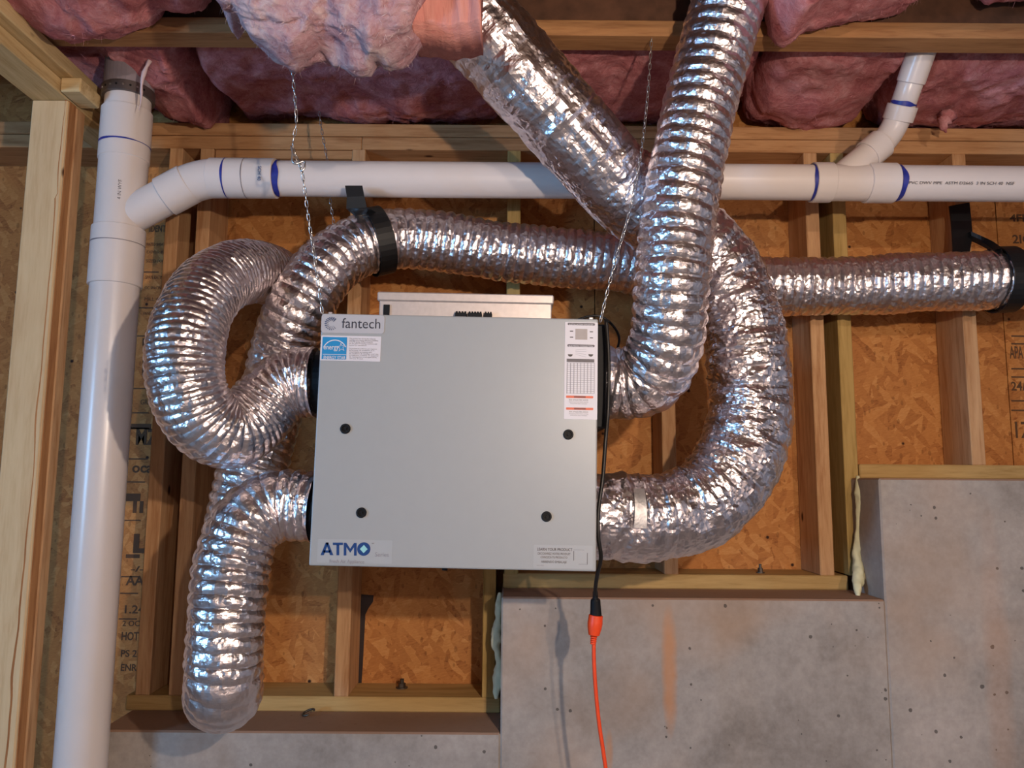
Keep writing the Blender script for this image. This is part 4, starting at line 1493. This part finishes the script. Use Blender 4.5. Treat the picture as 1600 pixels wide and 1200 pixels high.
# loose batt hanging down in front
yh0, yh1 = 1.24, 1.44
zq = lambda px, py: W(px, py, 1.39).z + 0.004
xh0, xh1 = W(292, 40, 1.28).x, W(690, 60, 1.28).x
us_ = lambda px: (W(px, 60, 1.28).x - xh0) / (xh1 - xh0)
b9 = batt('insulation_batt', xh0, xh1, yh0, yh1, [(0, zq(300, 30)), (us_(330), zq(330, 66)), (us_(370), zq(370, 96)), (us_(450), zq(450, 116)), (us_(500), zq(500, 108)), (us_(570), zq(570, 112)), (us_(640), zq(640, 102)), (1, zq(668, 100))], ZT + 0.2, 'pink_pale', 'pale pink batt hanging loose below the ceiling in front of the joist', 109, 0.034, step=0.0055, fibre=1200, fmat='fibre_pale', fsc=8.0, fold=0.05, an=(1.5, 1.0, 0.4))
# folded-over square-cut end of the same batt
x0, x1 = W(640, 50, 1.30).x, W(750, 50, 1.30).x
n, m = 40, 60
V = []
zlo, zhi = W(700, 88, 1.42).z, ZT + 0.16
for i in range(n):
    for j in range(m):
        u, v = i / (n - 1), j / (m - 1)
        x = x0 + (x1 - x0) * u
        z = zlo + (zhi - zlo) * v
        V.append((x, 1.30 + 0.05 * (1 - u) * 0 + 0.012 * math.sin(u * 3.1), z))
V = np.array(V)
V[:, 1] += 0.010 * fnoise(V * np.array((60.0, 1, 6.0)), 301, 3)
V[:, 0] += 0.004 * fnoise(V * np.array((1.0, 1, 22.0)), 302, 2)
V[:, 2] += 0.004 * fnoise(V * np.array((40.0, 1, 1)), 303, 2) * (V[:, 2] < zlo + 0.02)
back = V + np.array((0, 0.12, 0.0))
VV = np.concatenate([V, back])
Fc = grid_faces(n, m, False)
Fb = [tuple(i + n * m for i in f[::-1]) for f in grid_faces(n, m, False)]
edge = [i * m for i in range(n)] + [(n - 1) * m + j for j in range(1, m)] + [i * m + m - 1 for i in range(n - 2, -1, -1)] + [j for j in range(m - 2, 0, -1)]
Fe = [(edge[k], edge[k] + n * m, edge[(k + 1) % len(edge)] + n * m, edge[(k + 1) % len(edge)]) for k in range(len(edge))]
cut = mesh_obj('cut_end', VV, [f[::-1] for f in Fc] + [f[::-1] for f in Fb] + Fe, M['pink_cut'], b9, True)
cut['label'] = 'smooth salmon square-cut end of the batt'


# ------------------------------------------------------------------ spray foam
def foam(pts, R, mat, label, seed):
    P, s = resample(catmull([W(*p) for p in pts]), 0.004)
    V, F = tube_data(P, np.interp(np.linspace(0, 1, len(P)), np.linspace(0, 1, len(R)), R), 20)
    c_ = np.repeat(P, 20, 0)
    d = (V - c_)
    V = c_ + d * (1 + 0.55 * fnoise(V * 55.0, seed, 3))[:, None]
    o = mesh_obj('foam_bead', V, F, M[mat], None, True)
    tag(o, label, 'foam')
    return o


foam([(1340, 744, 2.07), (1343, 772, 2.06), (1342, 790, 2.06), (1340, 830, 2.07), (1340, 870, 2.07), (1342, 890, 2.06), (1341, 905, 2.04), (1339, 918, 2.02), (1341, 932, 2.01)],
     [0.005, 0.012, 0.010, 0.0055, 0.0055, 0.008, 0.014, 0.018, 0.014, 0.005], 'foam', 'cream foam bead between the end stud and the tallest concrete step', 5)
foam([(781, 926, 2.05), (780, 950, 2.04), (777, 980, 2.04), (774, 1005, 2.04), (777, 1020, 2.04), (780, 1050, 2.04), (776, 1075, 2.035), (775, 1092, 2.03)],
     [0.004, 0.010, 0.008, 0.012, 0.015, 0.008, 0.008, 0.015, 0.012, 0.004], 'foam_green', 'greenish foam bead down the edge of the middle concrete step', 6)


# ------------------------------------------------------------------ bolts
def bolt(px, py, Y, zb_, label, s=1.0):
    p = W(px, py, Y)
    e = empty('anchor_bolt', (p.x, Y, zb_))
    tag(e, label, 'bolt')
    lathe('washer', [((0, 0, 0.0), 0.016 * s), ((0, 0, 0.003), 0.016 * s)], M['dark_steel'], e, 18)
    lathe('nut', [((0, 0, 0.003), 0.010 * s), ((0, 0, 0.013), 0.010 * s)], M['dark_steel'], e, 6)
    lathe('shank', [((0, 0, 0.013), 0.0055 * s), ((0, 0, 0.024), 0.0055 * s)], M['dark_steel'], e, 10)
    return e


bolt(628, 1072, YP + 0.09, Z_L + TP, 'rusty anchor bolt standing on the lower sill plate')
bolt(1188, 893, YP + 0.05, Z_M + TP, 'small anchor bolt on the middle sill plate under the jacketed duct', 0.7)
# loose wire ring on the ledge
p = W(482, 1117, 2.06)
V, F = [], []
R0, r0 = 0.014, 0.0028
pts = [(R0 * math.cos(2 * math.pi * k / 20) * 1.0, R0 * math.sin(2 * math.pi * k / 20) * 0.8, 0.004 + 0.006 * (1 + math.sin(2 * math.pi * k / 20 + 1))) for k in range(17)]
ringo = tube('wire_scrap', pts, r0, M['dark_steel'], None, 8)
ringo.location = (p.x, 2.06, Z_L)
tag(ringo, 'small curled metal scrap lying on the lower concrete ledge', 'scrap')

# ------------------------------------------------------------------ unseen ceiling bulb behind the viewer, added as soft ambient fill
lamp = empty('fill_lamp', (FILL_POS.x, FILL_POS.y, ZT))
tag(lamp, 'added fill bulb in a white ceiling socket, unseen behind the viewer', 'lamp')
lathe('socket', [((0, 0, 0), 0.055), ((0, 0, -0.02), 0.055), ((0, 0, -0.03), 0.03), ((0, 0, FILL_POS.z - ZT + 0.05), 0.022)], M['pvc'], lamp, 24)
mb, nt, bs = mat_new('fill_bulb')
bs.inputs['Base Color'].default_value = (1, 0.95, 0.88, 1)
bs.inputs['Emission Color'].default_value = (1.0, 0.80, 0.62, 1)
bs.inputs['Emission Strength'].default_value = 15.0
bz_ = FILL_POS.z - ZT
prof = [((0, 0, bz_ + 0.052), 0.014), ((0, 0, bz_ + 0.035), 0.017), ((0, 0, bz_ + 0.018), 0.027), ((0, 0, bz_), 0.030), ((0, 0, bz_ - 0.018), 0.024), ((0, 0, bz_ - 0.028), 0.010), ((0, 0, bz_ - 0.03), 0.002)]
gb = lathe('bulb', prof, mb, lamp, 20)
shade(gb)
gb.visible_shadow = True
pl = bpy.data.lights.new('fill_light', 'POINT')  # added fill that lifts the shaded parts and the foil
pl.color = (1.0, 0.80, 0.66)
pl.energy = 120
pl.shadow_soft_size = 0.034
plo = bpy.data.objects.new('fill_light', pl)
COL.objects.link(plo)
plo.location = FILL_POS - Vector((0, 0, 0.075))
